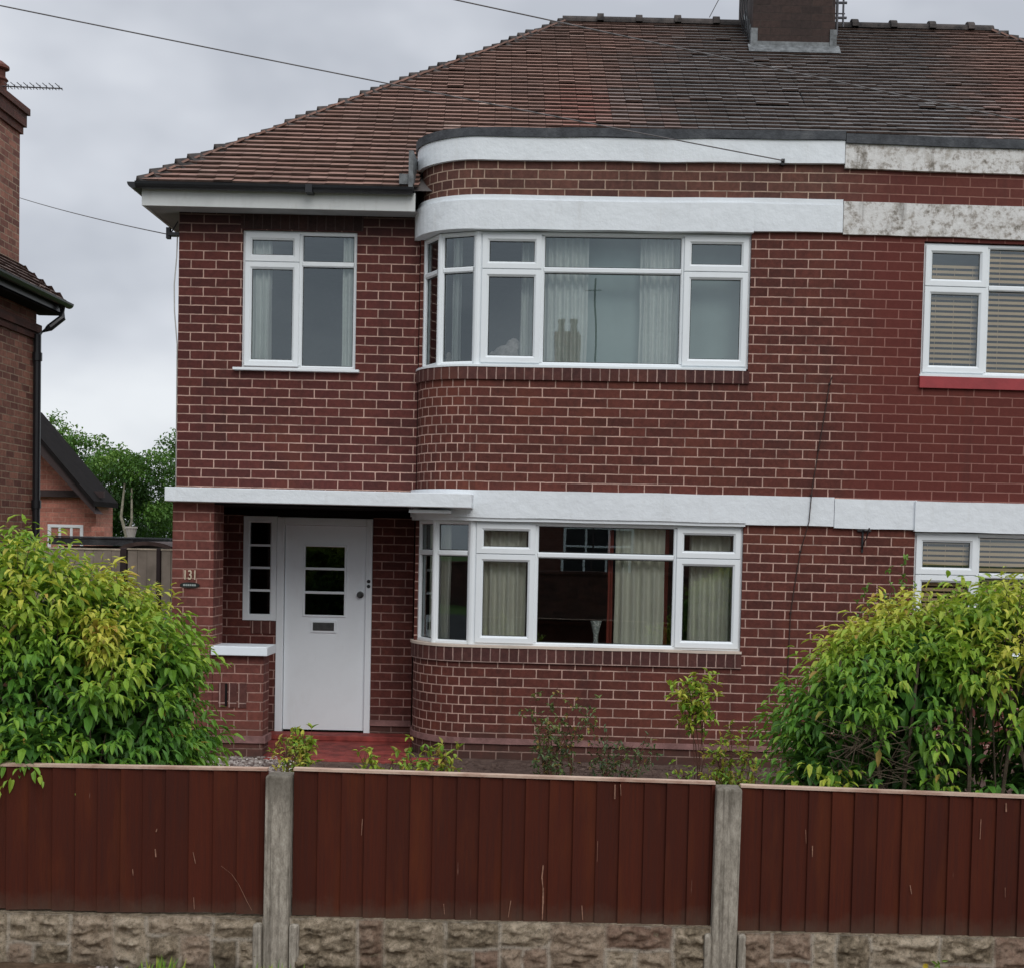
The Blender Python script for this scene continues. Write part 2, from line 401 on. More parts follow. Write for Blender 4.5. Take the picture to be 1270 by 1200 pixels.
def skin(mb, P, z0, z1, d=0., mif=None, flip=False):
    for a, b in zip(P[:-1], P[1:]):
        A = off(a, d); B = off(b, d)
        pts = [(A[0], A[1], z0), (B[0], B[1], z0), (B[0], B[1], z1), (A[0], A[1], z1)]
        uv = [(a[4], z0), (b[4], z0), (b[4], z1), (a[4], z1)]
        mb.face(pts, uv, mif(a, b) if mif else 0)
def ribbon(mb, P, d0, d1, z0, z1, mif=None, lip=0., wav=0., du=None):
    """closed strip swept along the plan line between two offsets"""
    if wav or du:      # subdivide long runs so edges can wander
        Q = []
        for a, b in zip(P[:-1], P[1:]):
            n = max(1, int(abs(b[4] - a[4]) / (du or .12)))
            for i in range(n):
                t = i / n; Q.append(tuple(a[j] + (b[j] - a[j]) * t for j in range(5)))
        Q.append(P[-1]); P = Q
    for i, (a, b) in enumerate(zip(P[:-1], P[1:])):
        def w(p, s): return wav * noise.noise(Vector((p[4] * 2.2, s * 7.7, z0)))
        Ai, Ao, Bi, Bo = off(a, d0), off(a, d1 + w(a, 3)), off(b, d0), off(b, d1 + w(b, 3))
        za0, zb0, za1, zb1 = z0 + w(a, 0), z0 + w(b, 0), z1 + w(a, 1), z1 + w(b, 1)
        mi = mif(a, b) if mif else 0
        mb.face([(*Ao, za0), (*Bo, zb0), (*Bo, zb1), (*Ao, za1)], [(a[4], z0), (b[4], z0), (b[4], z1), (a[4], z1)], mi)
        mb.face([(*Ao, za1), (*Bo, zb1), (*Bi, zb1), (*Ai, za1)], [(a[4], 0), (b[4], 0), (b[4], .1), (a[4], .1)], mi)
        mb.face([(*Ai, za0), (*Bi, zb0), (*Bo, zb0), (*Ao, za0)], [(a[4], 0), (b[4], 0), (b[4], .1), (a[4], .1)], mi)
    for p, s in ((P[0], 0), (P[-1], 1)):
        I, O = off(p, d0), off(p, d1)
        q = [(*I, z0), (*O, z0), (*O, z1), (*I, z1)]
        mb.face(q if s == 0 else q[::-1], None, mif(P[0], P[1]) if mif else 0)

# storey heights
Z_G = -.06
S1, H1 = .945, 2.045      # lower window
S2, H2 = 3.415, 4.58      # upper window
WX0, WX1 = AX, 1.57       # flat run of the bay window
NX0 = 3.075               # next door's window edge

# ------------------------------------------------------------------ windows
def facet_tf(p0, p1, inset):
    p0 = Vector((p0[0], p0[1])); p1 = Vector((p1[0], p1[1]))
    d = (p1 - p0); L = d.length; d.normalize(); n = Vector((d.y, -d.x))
    o = p0 - n * inset
    return (lambda q: (o.x + d.x * q[0] + n.x * q[1], o.y + d.y * q[0] + n.y * q[1], q[2])), L
def ringm(mb, tf, u0, u1, z0, z1, w, back, front, ch=.012):
    """mitred frame: local x along, y outward"""
    prof = [(0, back), (0, front - .003), (.003, front), (w - ch, front), (w, front - ch * .9), (w, back)]
    def rect(o, y): return [(u0 + o, y, z0 + o), (u1 - o, y, z0 + o), (u1 - o, y, z1 - o), (u0 + o, y, z1 - o)]
    rs = [[tf(q) for q in rect(o, y)] for o, y in prof]
    for i in range(len(rs)):
        A, B = rs[i], rs[(i + 1) % len(rs)]
        for j in range(4):
            kx = (j + 1) % 4
            mb.face([A[j], A[kx], B[kx], B[j]])
def bar(mb, tf, u0, u1, z0, z1, back, front, vert=False, ch=.010):
    if vert: prof = [(u0, back), (u0, front - ch), (u0 + ch, front), (u1 - ch, front), (u1, front - ch), (u1, back)]
    else: prof = [(z0, back), (z0, front - ch), (z0 + ch, front), (z1 - ch, front), (z1, front - ch), (z1, back)]
    ends = (z0, z1) if vert else (u0, u1)
    A = [tf((p, y, ends[0]) if vert else (ends[0], y, p)) for p, y in prof]
    B = [tf((p, y, ends[1]) if vert else (ends[1], y, p)) for p, y in prof]
    for i in range(len(prof)):
        j = (i + 1) % len(prof); mb.face([A[i], A[j], B[j], B[i]])
def pane(win, tf, u0, u1, z0, z1, y, mat='glass', tilt=None):
    mb = MB(); t = tilt if tilt is not None else random.uniform(-.0012, .0012); s = random.uniform(-.0012, .0012)
    mb.face([tf((u0, y + s, z0)), tf((u1, y - s, z0)), tf((u1, y - s + t, z1)), tf((u0, y + s + t, z1))])
    e_ = .012; y2 = y + .004
    for (a, b, c_, d_) in ((u0, u1, z0, z0 + e_), (u0, u1, z1 - e_, z1), (u0, u0 + e_, z0 + e_, z1 - e_), (u1 - e_, u1, z0 + e_, z1 - e_)):
        mb.face([tf((a, y2, c_)), tf((b, y2, c_)), tf((b, y2, d_)), tf((a, y2, d_))], None, 1)
    mb.build('pane', [M[mat], M['gasket']], win)
OF, SH = .034, .062
def make_window(parent, facets, name='window', mat='upvc'):
    """facets: (p0, p1, inset, z0, z1, columns); column = (u0, u1, kind, split)"""
    fr = MB(); sashes = []; panes = []
    for (p0, p1, inset, z0, z1, cols) in facets:
        tf, L = facet_tf(p0, p1, inset)
        ringm(fr, tf, 0, L, z0, z1, OF, -.065, 0)
        for i, (u0, u1, kind, sp) in enumerate(cols):
            a = OF if i == 0 else u0 + .02; b = L - OF if i == len(cols) - 1 else u1 - .02
            if i: bar(fr, tf, u0 - .0225, u0 + .0225, z0 + OF - .002, z1 - OF + .002, -.063, -.002, True)
            if kind == 'fix':
                if sp:
                    bar(fr, tf, a - .002, b + .002, sp - .024, sp + .024, -.061, -.001)
                    panes.append((tf, a - .005, b + .005, sp + .02, z1 - OF + .005)); panes.append((tf, a - .005, b + .005, z0 + OF - .005, sp - .02))
                else: panes.append((tf, a - .005, b + .005, z0 + OF - .005, z1 - OF + .005))
            else:
                bar(fr, tf, a - .002, b + .002, sp - .018, sp + .018, -.061, -.003)
                for q0, q1 in ((sp + .003, z1 - .020), (z0 + .020, sp - .003)):
                    sashes.append((tf, a - .014, b + .014, q0, q1))
    w = fr.build(name, M[mat], parent)
    for tf, a, b, q0, q1 in sashes:
        mb = MB(); ringm(mb, tf, a, b, q0, q1, SH, -.03, .016, .018)
        mb.build('sash', M[mat], w)
        pane(w, tf, a + SH - .006, b - SH + .006, q0 + SH - .006, q1 - SH + .006, -.012)
    for tf, a, b, q0, q1 in panes: pane(w, tf, a, b, q0, q1, -.03)
    return w

# ------------------------------------------------------------------ left house
houseL = thing('semi_detached_house', 'left half of the brick semis, with white painted bands, curved bay and white front door', 'house', 'pair of semi-detached houses')
houseR = thing('semi_detached_house', 'right half of the brick semis, with grey stone bands, blinds and a red window sill', 'house', 'pair of semi-detached houses')

def wall_holes(P, z0, z1, holes, d=0, rev=.09, mats=None):
    """P breakpoints, holes=(x0,x1,z0,z1) on the plan parameter u"""
    mb = MB()
    us = [p[4] for p in P]
    zs = sorted(set([z0, z1] + [h for H in holes for h in H[2:4] if z0 < h < z1]))
    for a, b in zip(P[:-1], P[1:]):
        um = (a[4] + b[4]) / 2
        for q0, q1 in zip(zs[:-1], zs[1:]):
            zm = (q0 + q1) / 2
            if any(h[0] < um < h[1] and h[2] < zm < h[3] for h in holes): continue
            A, B = off(a, d), off(b, d)
            mi = mats(a, b, zm) if mats else 0
            mb.face([(*A, q0), (*B, q0), (*B, q1), (*A, q1)], [(a[4], q0), (b[4], q0), (b[4], q1), (a[4], q1)], mi)
    for h in holes:
        for a, b in zip(P[:-1], P[1:]):
            if h[0] - 1e-4 <= a[4] and b[4] <= h[1] + 1e-4:
                A, B, Ai, Bi = off(a, 0), off(b, 0), off(a, -rev), off(b, -rev)
                mb.face([(*A, h[2]), (*B, h[2]), (*Bi, h[2]), (*Ai, h[2])], [(a[4], 0), (b[4], 0), (b[4], rev), (a[4], rev)])
                mb.face([(*A, h[3]), (*B, h[3]), (*Bi, h[3]), (*Ai, h[3])], [(a[4], 0), (b[4], 0), (b[4], rev), (a[4], rev)])
        for p in P:
            if abs(p[4] - h[0]) < 1e-4 or abs(p[4] - h[1]) < 1e-4:
                A, Ai = off(p, 0), off(p, -rev)
                mb.face([(*A, h[2]), (*Ai, h[2]), (*Ai, h[3]), (*A, h[3])], [(p[4], h[2]), (p[4] + rev, h[2]), (p[4] + rev, h[3]), (p[4], h[3])])
    return mb

UH0 = R0 * R(12)   # where the curved glazing starts
cur12 = [CURVE[0]] + [p for p in CURVE[1:]]
PL = cur12 + flat_pts([WX1, PARTY], U0)
hmat = lambda a, b, z=0: 1 if b[4] <= U0 + .01 and a[4] >= -.001 else 0
uw1 = U0 + (WX1 - AX)
# main storeys
wall_holes(PL, Z_G - .3, 4.62, [(UH0, uw1, S1 - .02, H1 + .01), (UH0, uw1, S2 - .02, H2 + .01)], mats=hmat).build('wall', [M['brick'], M['brick_hdr']], houseL)
par = MB(); skin(par, PL, 4.86, 5.20, 0, lambda a, b: hmat(a, b)); par.build('parapet', [M['brick_par'], M['brick_par_h']], houseL)
# brick-on-edge sills under the bay windows, proud of the wall
for zt, zb in ((S1 - .02, .795), (S2 - .02, 3.285)):
    mb = MB(); Q = cur12[1:] + flat_pts([WX1 + .01], U0)
    ribbon(mb, Q, -.09, .022, zb, zt); mb.build('brick_sill', M['brick_row'], houseL)
mb = MB(); ribbon(mb, cur12[1:] + flat_pts([WX1 + .01], U0), -.09, .030, S1 - .020, S1 + .0, wav=.006); mb.build('window_sill', M['sill_cream'], houseL)
mb = MB(); ribbon(mb, cur12[1:] + flat_pts([WX1 - .02], U0), -.09, .026, S2 - .020, S2 - .004, wav=.004); mb.build('window_sill', M['upvc'], houseL)
# bands
FULL = cur12 + flat_pts([WX1, PARTY - .004], U0)
F1 = cur12 + flat_pts([WX1 + .01], U0)
mb = MB(); ribbon(mb, cur12 + flat_pts([PARTY - .003], U0), -.15, .040, 5.187, 5.385, wav=.007); mb.build('white_band', M['white_band'], houseL)
mb = MB(); ribbon(mb, FULL, -.15, .030, 4.835, 4.885, wav=.006)
ribbon(mb, F1, -.15, .055, 4.585, 4.835, wav=.006); ribbon(mb, flat_pts([WX1 + .012, PARTY - .003], U0), -.15, .036, 4.60, 4.835, wav=.007)
mb.build('white_band', M['white_band'], houseL)
mb = MB(); ribbon(mb, F1[1:], -.15, .052, 2.075, 2.315, wav=.006)
ribbon(mb, flat_pts([WX1 + .012, PARTY - .003], U0), -.15, .034, 2.062, 2.316, wav=.006)
ribbon(mb, F1[1:], -.12, .036, 2.045, 2.075, wav=.003)
mb.build('white_band', M['white_band'], houseL)
def flt(mb, P): ribbon(mb, P, -.62, .055, 5.385, 5.462, wav=.010)
mb = MB(); flt(mb, cur12 + flat_pts([PARTY], U0)); mb.build('parapet_felt', M['felt'], houseL)
# plinth course
mb = MB(); ribbon(mb, cur12 + flat_pts([PARTY - .002], U0), -.05, .020, .068, .118, wav=.006); mb.build('plinth', M['plinth'], houseL)

# upper left wall
HX0 = -3.585
def straight(xs, y, u0=0.): return [(x, y, 0, -1, u0 + x) for x in xs]
PU = straight([HX0, -3.004, -1.956, AX - R0], 0, 3.585 + .1145 * 0)
ux = lambda x: x + 3.585
wall_holes(PU, 2.20, 4.88, [(ux(-3.004), ux(-1.956), 3.40, 4.655)]).build('wall', M['brick_up'], houseL)
mb = MB(); mb.box(-3.02, -1.90, -.004, .02, 4.662, 4.80)
mb.build('soldier_course', brick('brick_soldier_dark', (.045, .022, .02), (.03, .016, .015), (.10, .065, .06), bw=.083, rh=.4, off=0, ms=.005), houseL)
mb = MB(); mb.box(-3.069, -1.914, -.055, .03, 3.374, 3.399); mb.build('window_sill', M['upvc'], houseL, bevel=.004)
make_window(houseL, [((-3.004, 0), (-1.956, 0), .035, 3.40, 4.655, [(0, .525, 'cas', 4.373), (.525, 1.048, 'fix', 4.362)])])
# bay glazing: two facets round the curve and the flat run
def arc(d, r): return (AX - r * math.cos(R(d)), AY - r * math.sin(R(d)))
rw = R0 - .03
for (z0, z1, sp) in ((S2, H2, 4.254), (S1, H1, 1.755)):
    pe = (WX0 - NX * .03, front_y(WX0) - NY * .03); pf = (WX1 - NX * .03, front_y(WX1) - NY * .03)
    L = math.hypot(pf[0] - pe[0], pf[1] - pe[1])
    l1 = math.hypot(arc(47, rw)[0] - arc(12, rw)[0], arc(47, rw)[1] - arc(12, rw)[1]); l2 = math.hypot(arc(89, rw)[0] - arc(49, rw)[0], arc(89, rw)[1] - arc(49, rw)[1])
    w = make_window(houseL, [(arc(12, rw), arc(47, rw), 0, z0, z1, [(0, l1, 'fix', sp)]), (arc(49, rw), arc(87, rw), 0, z0, z1, [(0, l2, 'fix', sp)]),
        (pe, pf, 0, z0, z1, [(0, .548, 'cas', sp), (.548, L - .585, 'fix', sp), (L - .585, L, 'cas', sp)])])
    mb = MB()
    for d, rr in ((48, .030), (88.5, .038)):
        c0 = arc(d, rw - .02); mb.lathe([(rr, z0 + .002), (rr, z1 - .002)], c0[0], c0[1], 12)
    mb.build('post', M['upvc'], w)

# side and back walls, floors and rooms (plain shell)
mb = MB(); mb.face([(HX0, 7.2, Z_G - .3), (HX0, .56, Z_G - .3), (HX0, .56, 2.2), (HX0, 7.2, 2.2)], [(7.2, Z_G), (.56, Z_G), (.56, 2.2), (7.2, 2.2)])
mb.face([(HX0, 7.2, 2.2), (HX0, 0, 2.2), (HX0, 0, 4.88), (HX0, 7.2, 4.88)], [(7.2, 2.2), (0, 2.2), (0, 4.88), (7.2, 4.88)])
mb.face([(PARTY, 7.2, Z_G - .3), (HX0, 7.2, Z_G - .3), (HX0, 7.2, 4.88), (PARTY, 7.2, 4.88)], [(0, 0), (5.9, 0), (5.9, 4.9), (0, 4.9)])
mb.build('wall', M['brick_up'], houseL)
def rooms(par, xs, mats):
    mb = MB()
    for x in xs: mb.face([(x, .3 if x < -1 else -.1, 0), (x, 3.4, 0), (x, 3.4, 4.8), (x, .3 if x < -1 else -.1, 4.8)])
    a, b = min(xs), max(xs)
    mb.face([(a, 3.4, 0), (b, 3.4, 0), (b, 3.4, 4.8), (a, 3.4, 4.8)])
    for z in (.30, 2.2, 2.45, 4.8):
        mb.face([(a, -.2 if False else .6, z), (b, .6, z), (b, 3.4, z), (a, 3.4, z)], None, 1 if z in (.3, 2.45) else 0)
    mb.build('interior_wall', mats, par)
rooms(houseL, [HX0 + .02, -1.42, PARTY - .02], [M['inside'], M['floor_in']])
# bay floors
for z in (.35, 2.2, 2.45, 4.8):
    mb = MB()
    mb.face([(AX - R0 + .1, .6, z), (AX - R0 + .1, .08, z), (AX - .3, -.3, z), (AX, -.4, z), (PARTY, -.5, z), (PARTY, .6, z)], None)
    mb.build('interior_floor', M['floor_in'], houseL)
mb = MB(); mb.face([(HX0, .0, 2.45), (-1.4, 0, 2.45), (-1.4, .6, 2.45), (HX0, .6, 2.45)]); mb.build('interior_floor', M['floor_in'], houseL)

# porch
PY = .56
PB = straight([HX0, -3.09, -2.765, -1.845, AX - R0 + .01], PY, 3.585)
wall_holes(PB, Z_G - .3, 2.2, [(ux(-3.09), ux(-2.765), 1.055, 2.066), (ux(-2.765), ux(-1.845), -.02, 2.066)]).build('wall', M['brick_pin'], houseL)
mb = MB(); mb.box(-3.42, -3.06, -.67, -.33, Z_G - .3, 2.146)
mb.box(-3.42, -3.31, -.33, PY - .002, Z_G - .3, 2.146); mb.build('porch_pier', M['brick_porch'], houseL)
mb = MB(); mb.box(-3.06 + .002, -2.612, -.665, -.44, Z_G - .3, .818); 
mb.build('dwarf_wall', M['brick_porch'], houseL)
# upright bricks with a slot, set in the dwarf wall
mb = MB()
for x in (-3.0, -2.915, -2.83): mb.box(x, x + .072, -.675, -.60, .36, .575)
mb.box(-2.945, -2.925, -.677, -.60, .37, .57, 1)
mb.build('brick_grille', [M['brick_row'], M['near_black']], houseL)
mb = MB(); mb.box(-3.058, -2.566, -.735, -.38, .822, .902); mb.build('wall_coping', M['wood_white'], houseL, bevel=.006)
mb = MB(); mb.box(-3.075, -2.585, -.685, -.43, .05, .112); mb.build('plinth', M['plinth'], houseL)
mb = MB(); mb.box(-1.845, AX - R0 + .0, PY - .02, PY + .01, .06, .115); mb.build('plinth', M['plinth'], houseL)
mb = MB(); mb.box(-3.457, -.808, -.80, -.004, 2.148, 2.270); mb.build('canopy', [M['white_band']], houseL, bevel=.006)
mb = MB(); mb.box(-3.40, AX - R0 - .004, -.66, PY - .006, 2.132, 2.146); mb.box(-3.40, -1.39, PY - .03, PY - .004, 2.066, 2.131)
mb.build('canopy_shade_board', M['near_black'], houseL)  # near-black sheet and strip: shade under the canopy put into the colour
mb = MB(); mb.box(-1.36, -1.00, -.69, -.03, 2.100, 2.126); mb.build('canopy_batten', M['white_band'], houseL)
# step
mb = MB(); mb.box(-3.04, AX - R0 + .02, -.62, PY, -.20, -.060); mb.box(-2.80, -1.30, .30, PY - .003, -.06, -.012)
mb.box(-2.56, -1.02, -.86, -.62, -.20, -.052)
mb.build('door_step', M['redpaint'], houseL, bevel=.008)

# door, frame and side light
def idtf(q): return (q[0], PY - q[1], q[2])
mb = MB()
def fbox(x0, x1, z0, z1, f=.0, b=-.09, m=0): mb.box(x0, x1, -b + PY - 0 if False else PY - f, PY - b, z0, z1, m)
fbox(-2.765, -2.695, -.02, 2.055, .02); fbox(-1.905, -1.845, -.02, 2.055, .02); fbox(-2.694, -1.906, 1.985, 2.055, .019)
mb.build('door_frame', M['wood_white'], houseL, bevel=.005)
mb = MB()
DX0, DX1, DZ0, DZ1 = -2.690, -1.910, .005, 1.982
GX0, GX1, GZ = -2.497, -2.115, [(1.118, 1.323), (1.348, 1.553), (1.578, 1.780)]
def dbox(x0, x1, z0, z1, f=-.018): mb.box(x0, x1, PY - f, PY + .06, z0, z1)
dbox(DX0, GX0, DZ0, DZ1); dbox(GX1, DX1, DZ0, DZ1); dbox(GX0, GX1, DZ0, GZ[0][0]); dbox(GX0, GX1, GZ[2][1], DZ1)
dbox(GX0, GX1, GZ[0][1], GZ[1][0]); dbox(GX0, GX1, GZ[1][1], GZ[2][0])
door = mb.build('door', M['wood_white'], houseL, weld=True)
mb = MB()
for (x0, x1, z0, z1) in ((GX0 - .018, GX1 + .018, GZ[0][0] - .018, GZ[2][1] + .018),):
    ringm(mb, lambda q: (q[0], PY + .018 - q[1], q[2]), x0, x1, z0, z1, .02, -.005, .010, .006)
for (za, zb) in ((GZ[0][1], GZ[1][0]), (GZ[1][1], GZ[2][0])): mb.box(GX0, GX1, PY + .004, PY + .017, za + .003, zb - .003)
mb.build('glazing_bead', M['wood_white'], door)
for z0, z1 in GZ:
    mb = MB(); mb.face([(GX0 - .001, PY + .035, z0), (GX1 + .001, PY + .035, z0), (GX1 + .001, PY + .035, z1), (GX0 - .001, PY + .035, z1)]); mb.build('pane', M['glass_d'], door)
mb = MB(); mb.box(-2.435, -2.185, PY + .006, PY + .018, .950, 1.068); mb.box(-2.412, -2.208, PY + .001, PY + .006, .970, 1.048, 1); mb.box(-2.395, -2.225, PY - .002, PY + .001, .985, 1.033, 1)
mb.build('letter_plate', [M['wood_white'], M['brass']], door)
mb = MB(); tfk = lambda p: (p[0] - 1.961, PY + .018 - p[2], p[1] + 1.323)
mb.lathe([(.034, 0), (.034, .006), (.012, .008), (.012, .030), (.024, .034), (.027, .048), (.018, .058)], 0, 0, 16, tf=tfk); mb.build('door_knob', M['brass'], door, smooth=False)
mb = MB()
for zz in (1.455, 1.408):
    mb.lathe([(.017, 0), (.017, .010), (.010, .014)], 0, 0, 12, tf=lambda p: (p[0] - 1.876, PY - .02 - p[2], p[1] + zz))
mb.build('doorbell', M['black'], houseL)
mb = MB()
ringm(mb, lambda q: (q[0], PY - q[1], q[2]), -3.09, -2.767, 1.055, 2.060, .062, -.07, .014, .01)
for z in (1.345, 1.563, 1.779): mb.box(-3.030, -2.825, PY - .008, PY + .03, z - .011, z + .011)
sw = mb.build('side_window', M['wood_white'], houseL)
mb = MB(); mb.face([(-3.035, PY + .018, 1.11), (-2.82, PY + .018, 1.11), (-2.82, PY + .018, 2.0), (-3.035, PY + .018, 2.0)]); mb.build('pane', M['glass_d'], sw)
mb = MB(); mb.box(-3.01, -2.765, PY - .012, PY + .02, .93, 1.05); mb.build('soldier_course', M['brick_row'], houseL)
# hall behind the door stays dark
mb = MB(); mb.face([(-3.3, 1.6, 0), (-1.45, 1.6, 0), (-1.45, 1.6, 2.2), (-3.3, 1.6, 2.2)]); mb.build('interior_wall', M['floor_in'], houseL)

# house number and oval name plaque on the pier
def text_mesh(name, s, size, loc, mat, ext=.006):
    cu = bpy.data.curves.new(name, 'FONT'); cu.body = s; cu.size = size; cu.extrude = ext; cu.align_x = 'CENTER'; cu.offset = .0015
    o = bpy.data.objects.new(name, cu); dg = bpy.context.evaluated_depsgraph_get()
    col.objects.link(o); bpy.context.view_layer.update(); me = bpy.data.meshes.new_from_object(o.evaluated_get(bpy.context.evaluated_depsgraph_get()))
    bpy.data.objects.remove(o); q = bpy.data.objects.new(name, me); col.objects.link(q); me.materials.append(mat)
    q.rotation_euler = (R(90), 0, 0); q.location = loc; return q
num = text_mesh('house_number', '131', .115, (-3.262, -.677, 1.475), M['numeral'], .005); num.scale = (.74, 1, 1)
tag(num, 'cream raised numerals 131 on the brick porch pier above the oval plaque', 'house number')
pl = thing('name_plaque', 'small black oval name plaque screwed to the brick porch pier below the number', 'plaque')
mb = MB(); V = []
for t in range(28):
    a = 2 * math.pi * t / 28; V.append((-3.262 + .085 * (abs(math.cos(a)) ** .8) * (1 if math.cos(a) > 0 else -1), -.686, 1.425 + .024 * math.sin(a)))
B = [(x, -.671, z) for x, y, z in V]
mb.mesh_faces(V + B, [tuple(range(28))] + [(t, t + 28, (t + 1) % 28 + 28, (t + 1) % 28) for t in range(28)]); mb.build('plate', M['plaque'], pl)
mb = MB()
x = -3.318
for w_ in (.016, .013, .017, .012, .016, .014): mb.box(x, x + w_, -.689, -.687, 1.417, 1.434); x += w_ + .0045
mb.build('lettering', M['plaquetx'], pl)

# ------------------------------------------------------------------ right house
PR = mirror(PL)     # from party line to the far return
us = lambda x: U0 + x - AX
PRr = [p for p in flat_pts([PARTY], U0)]
fy2 = lambda x: front_y(2 * PARTY - x)
RX_CE = 2 * PARTY - AX                     # where the far curve begins
RR = [(PARTY, front_y(PARTY), -NX, NY, us(PARTY)), (NX0, fy2(NX0), -NX, NY, us(NX0)), (RX_CE, fy2(RX_CE), -NX, NY, us(RX_CE))]
for d in range(6, 91, 6):
    a = R(d); RR.append((RX_CE + R0 * math.sin(a), AY - R0 * math.cos(a), math.sin(a), -math.cos(a), us(RX_CE) + R0 * a))
RR.append((RX_CE + R0, AY + .5, 1, 0, us(RX_CE) + R0 * math.pi / 2 + .42))
uE = us(RX_CE) + R0 * R(78)
hm2 = lambda a, b, z=0: 1 if a[4] >= us(RX_CE) - .001 and b[4] < us(RX_CE) + R0 * math.pi / 2 + .01 else 0
H2N, H1N = 4.545, 2.03
wall_holes(RR, Z_G - .3, 4.62, [(us(NX0), uE, S1 - .02, H1N + .01), (us(NX0), uE, 3.39, H2N + .01)], mats=hm2).build('wall', [M['brick'], M['brick_hdr']], houseR)
mb = MB(); skin(mb, RR, 4.86, 5.20, 0, lambda a, b: hm2(a, b)); mb.build('parapet', [M['brick_par'], M['brick_par_h']], houseR)
mb = MB(); ribbon(mb, RR, -.15, .034, 5.150, 5.362, wav=.010); mb.build('stone_band', M['stone_old'], houseR)
mb = MB(); ribbon(mb, RR, -.15, .030, 4.588, 4.872, wav=.010); mb.build('stone_band', M['stone_old'], houseR)
mb = MB(); ribbon(mb, RR[:2], -.15, .034, 2.050, 2.305, wav=.006); Q = [(NX0 - .02, fy2(NX0 - .02), -NX, NY, us(NX0) - .02)] + RR[2:]
ribbon(mb, Q, -.15, .056, 2.036, 2.300, wav=.006); mb.build('white_band', M['white_band'], houseR)
mb = MB(); ribbon(mb, RR, -.62, .055, 5.362, 5.44, wav=.010); mb.build('parapet_felt', M['felt'], houseR)
mb = MB(); ribbon(mb, RR, -.05, .020, .068, .118, wav=.006); mb.build('plinth', M['plinth'], houseR)
Q = [(NX0 - .01, fy2(NX0), -NX, NY, us(NX0) - .01)] + RR[2:-2]
mb = MB(); ribbon(mb, Q, -.09, .030, 3.285, 3.385); mb.build('window_sill', M['redsill'], houseR)
mb = MB(); ribbon(mb, Q, -.09, .022, .795, S1 - .02); mb.build('brick_sill', M['brick_row'], houseR)
mb = MB(); ribbon(mb, Q, -.09, .026, 3.385, 3.405); mb.build('window_sill', M['upvc'], houseR); mb = MB(); ribbon(mb, Q, -.09, .026, S1 - .02, S1 - .002); mb.build('window_sill', M['upvc'], houseR)
for (z0, z1, sp) in ((3.405, H2N, 4.172), (S1, H1N, 1.66)):
    a = (NX0 + NX * .03, fy2(NX0) - NY * .03); b = (RX_CE, fy2(RX_CE) + .03); L = math.hypot(b[0] - a[0], b[1] - a[1])
    def arr(d): return (RX_CE + rw * math.sin(R(d)), AY - rw * math.cos(R(d)))
    l1 = math.hypot(arr(41)[0] - arr(2)[0], arr(41)[1] - arr(2)[1])
    make_window(houseR, [(a, b, 0, z0, z1, [(0, .572, 'cas', sp), (.572, L - .572, 'fix', sp), (L - .572, L, 'cas', sp)]),
                         (arr(3), arr(41), 0, z0, z1, [(0, l1, 'fix', sp)]), (arr(43), arr(78), 0, z0, z1, [(0, l1, 'fix', sp)])])
RXE = 2 * PARTY - HX0
mb = MB()
for q in ([(RX_CE + R0, .0, Z_G - .3), (RXE, 0, Z_G - .3), (RXE, 0, 4.88), (RX_CE + R0, 0, 4.88)], [(RXE, 0, Z_G - .3), (RXE, 7.2, Z_G - .3), (RXE, 7.2, 4.88), (RXE, 0, 4.88)],
          [(RXE, 7.2, Z_G - .3), (PARTY, 7.2, Z_G - .3), (PARTY, 7.2, 4.88), (RXE, 7.2, 4.88)]): mb.face(q)
mb.build('wall', M['brick_up'], houseR)
mb = MB(); mb.box(RX_CE + R0 + .2, 2 * PARTY + 3.457, -.8, 0, 2.148, 2.27); mb.build('canopy', M['white_band'], houseR)
rooms(houseR, [PARTY + .02, RX_CE + R0, RXE - .02], [M['inside'], M['floor_in']])

# ------------------------------------------------------------------ roof
EAVE_Y, EAVE_X, EZ = -.31, -3.87, 4.985
RY, RZ, RXL = 3.6, 7.955, -.111
pitch_v = Vector((0, RY - EAVE_Y, RZ - EZ)); SL = pitch_v.length; sF = pitch_v.normalized()
nF = Vector((0, -sF.z, sF.y))
sideV = Vector((RXL - EAVE_X, 0, RZ - EZ)); SLs = sideV.length; sS = sideV.normalized(); nS = Vector((-sS.z, 0, sS.x))
def tiles(mb, org, e, s, n, rows, lim, g, tint, skip=None):
    tw = .166
    for i in range(rows):
        d = i * g; a, b = lim(d + .02)
        u = a + (tw * .5 if i % 2 else 0) - tw
        sag = .0
        while u < b:
            u0, u1 = max(u, a), min(u + tw - .003, b)
            if u1 - u0 > .02:
                um = (u0 + u1) / 2
                j = random.uniform(-.0025, .0025); lift = .031 + random.uniform(-.002, .003) + (.010 if random.random() < .012 else 0)
                dd = d + j + .006 * noise.noise(Vector((um * .5, i * .8, 1))) + (-.02 if random.random() < .004 else 0)
                tl = random.uniform(-.001, .001)
                dz = .012 * noise.noise(Vector((um * .35, d * .5, 4.)))
                def P(uu, x, h): return org + e * uu + s * x + n * (h + dz)
                th = .019
                p = [P(u0, dd, lift + tl), P(u1, dd, lift - tl), P(u1, dd + g * 1.6, lift - .040), P(u0, dd + g * 1.6, lift - .040)]
                q = [P(u0, dd, lift + tl - th), P(u1, dd, lift - tl - th)]
                if not (skip and skip(p[0] + (p[1] - p[0]) / 2)):
                    c = tint(p[0])
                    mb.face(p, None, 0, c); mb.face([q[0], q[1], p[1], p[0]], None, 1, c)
                    mb.face([q[0], p[0], p[3], q[0] + (p[3] - p[0])], None, 0, c)
            u += tw
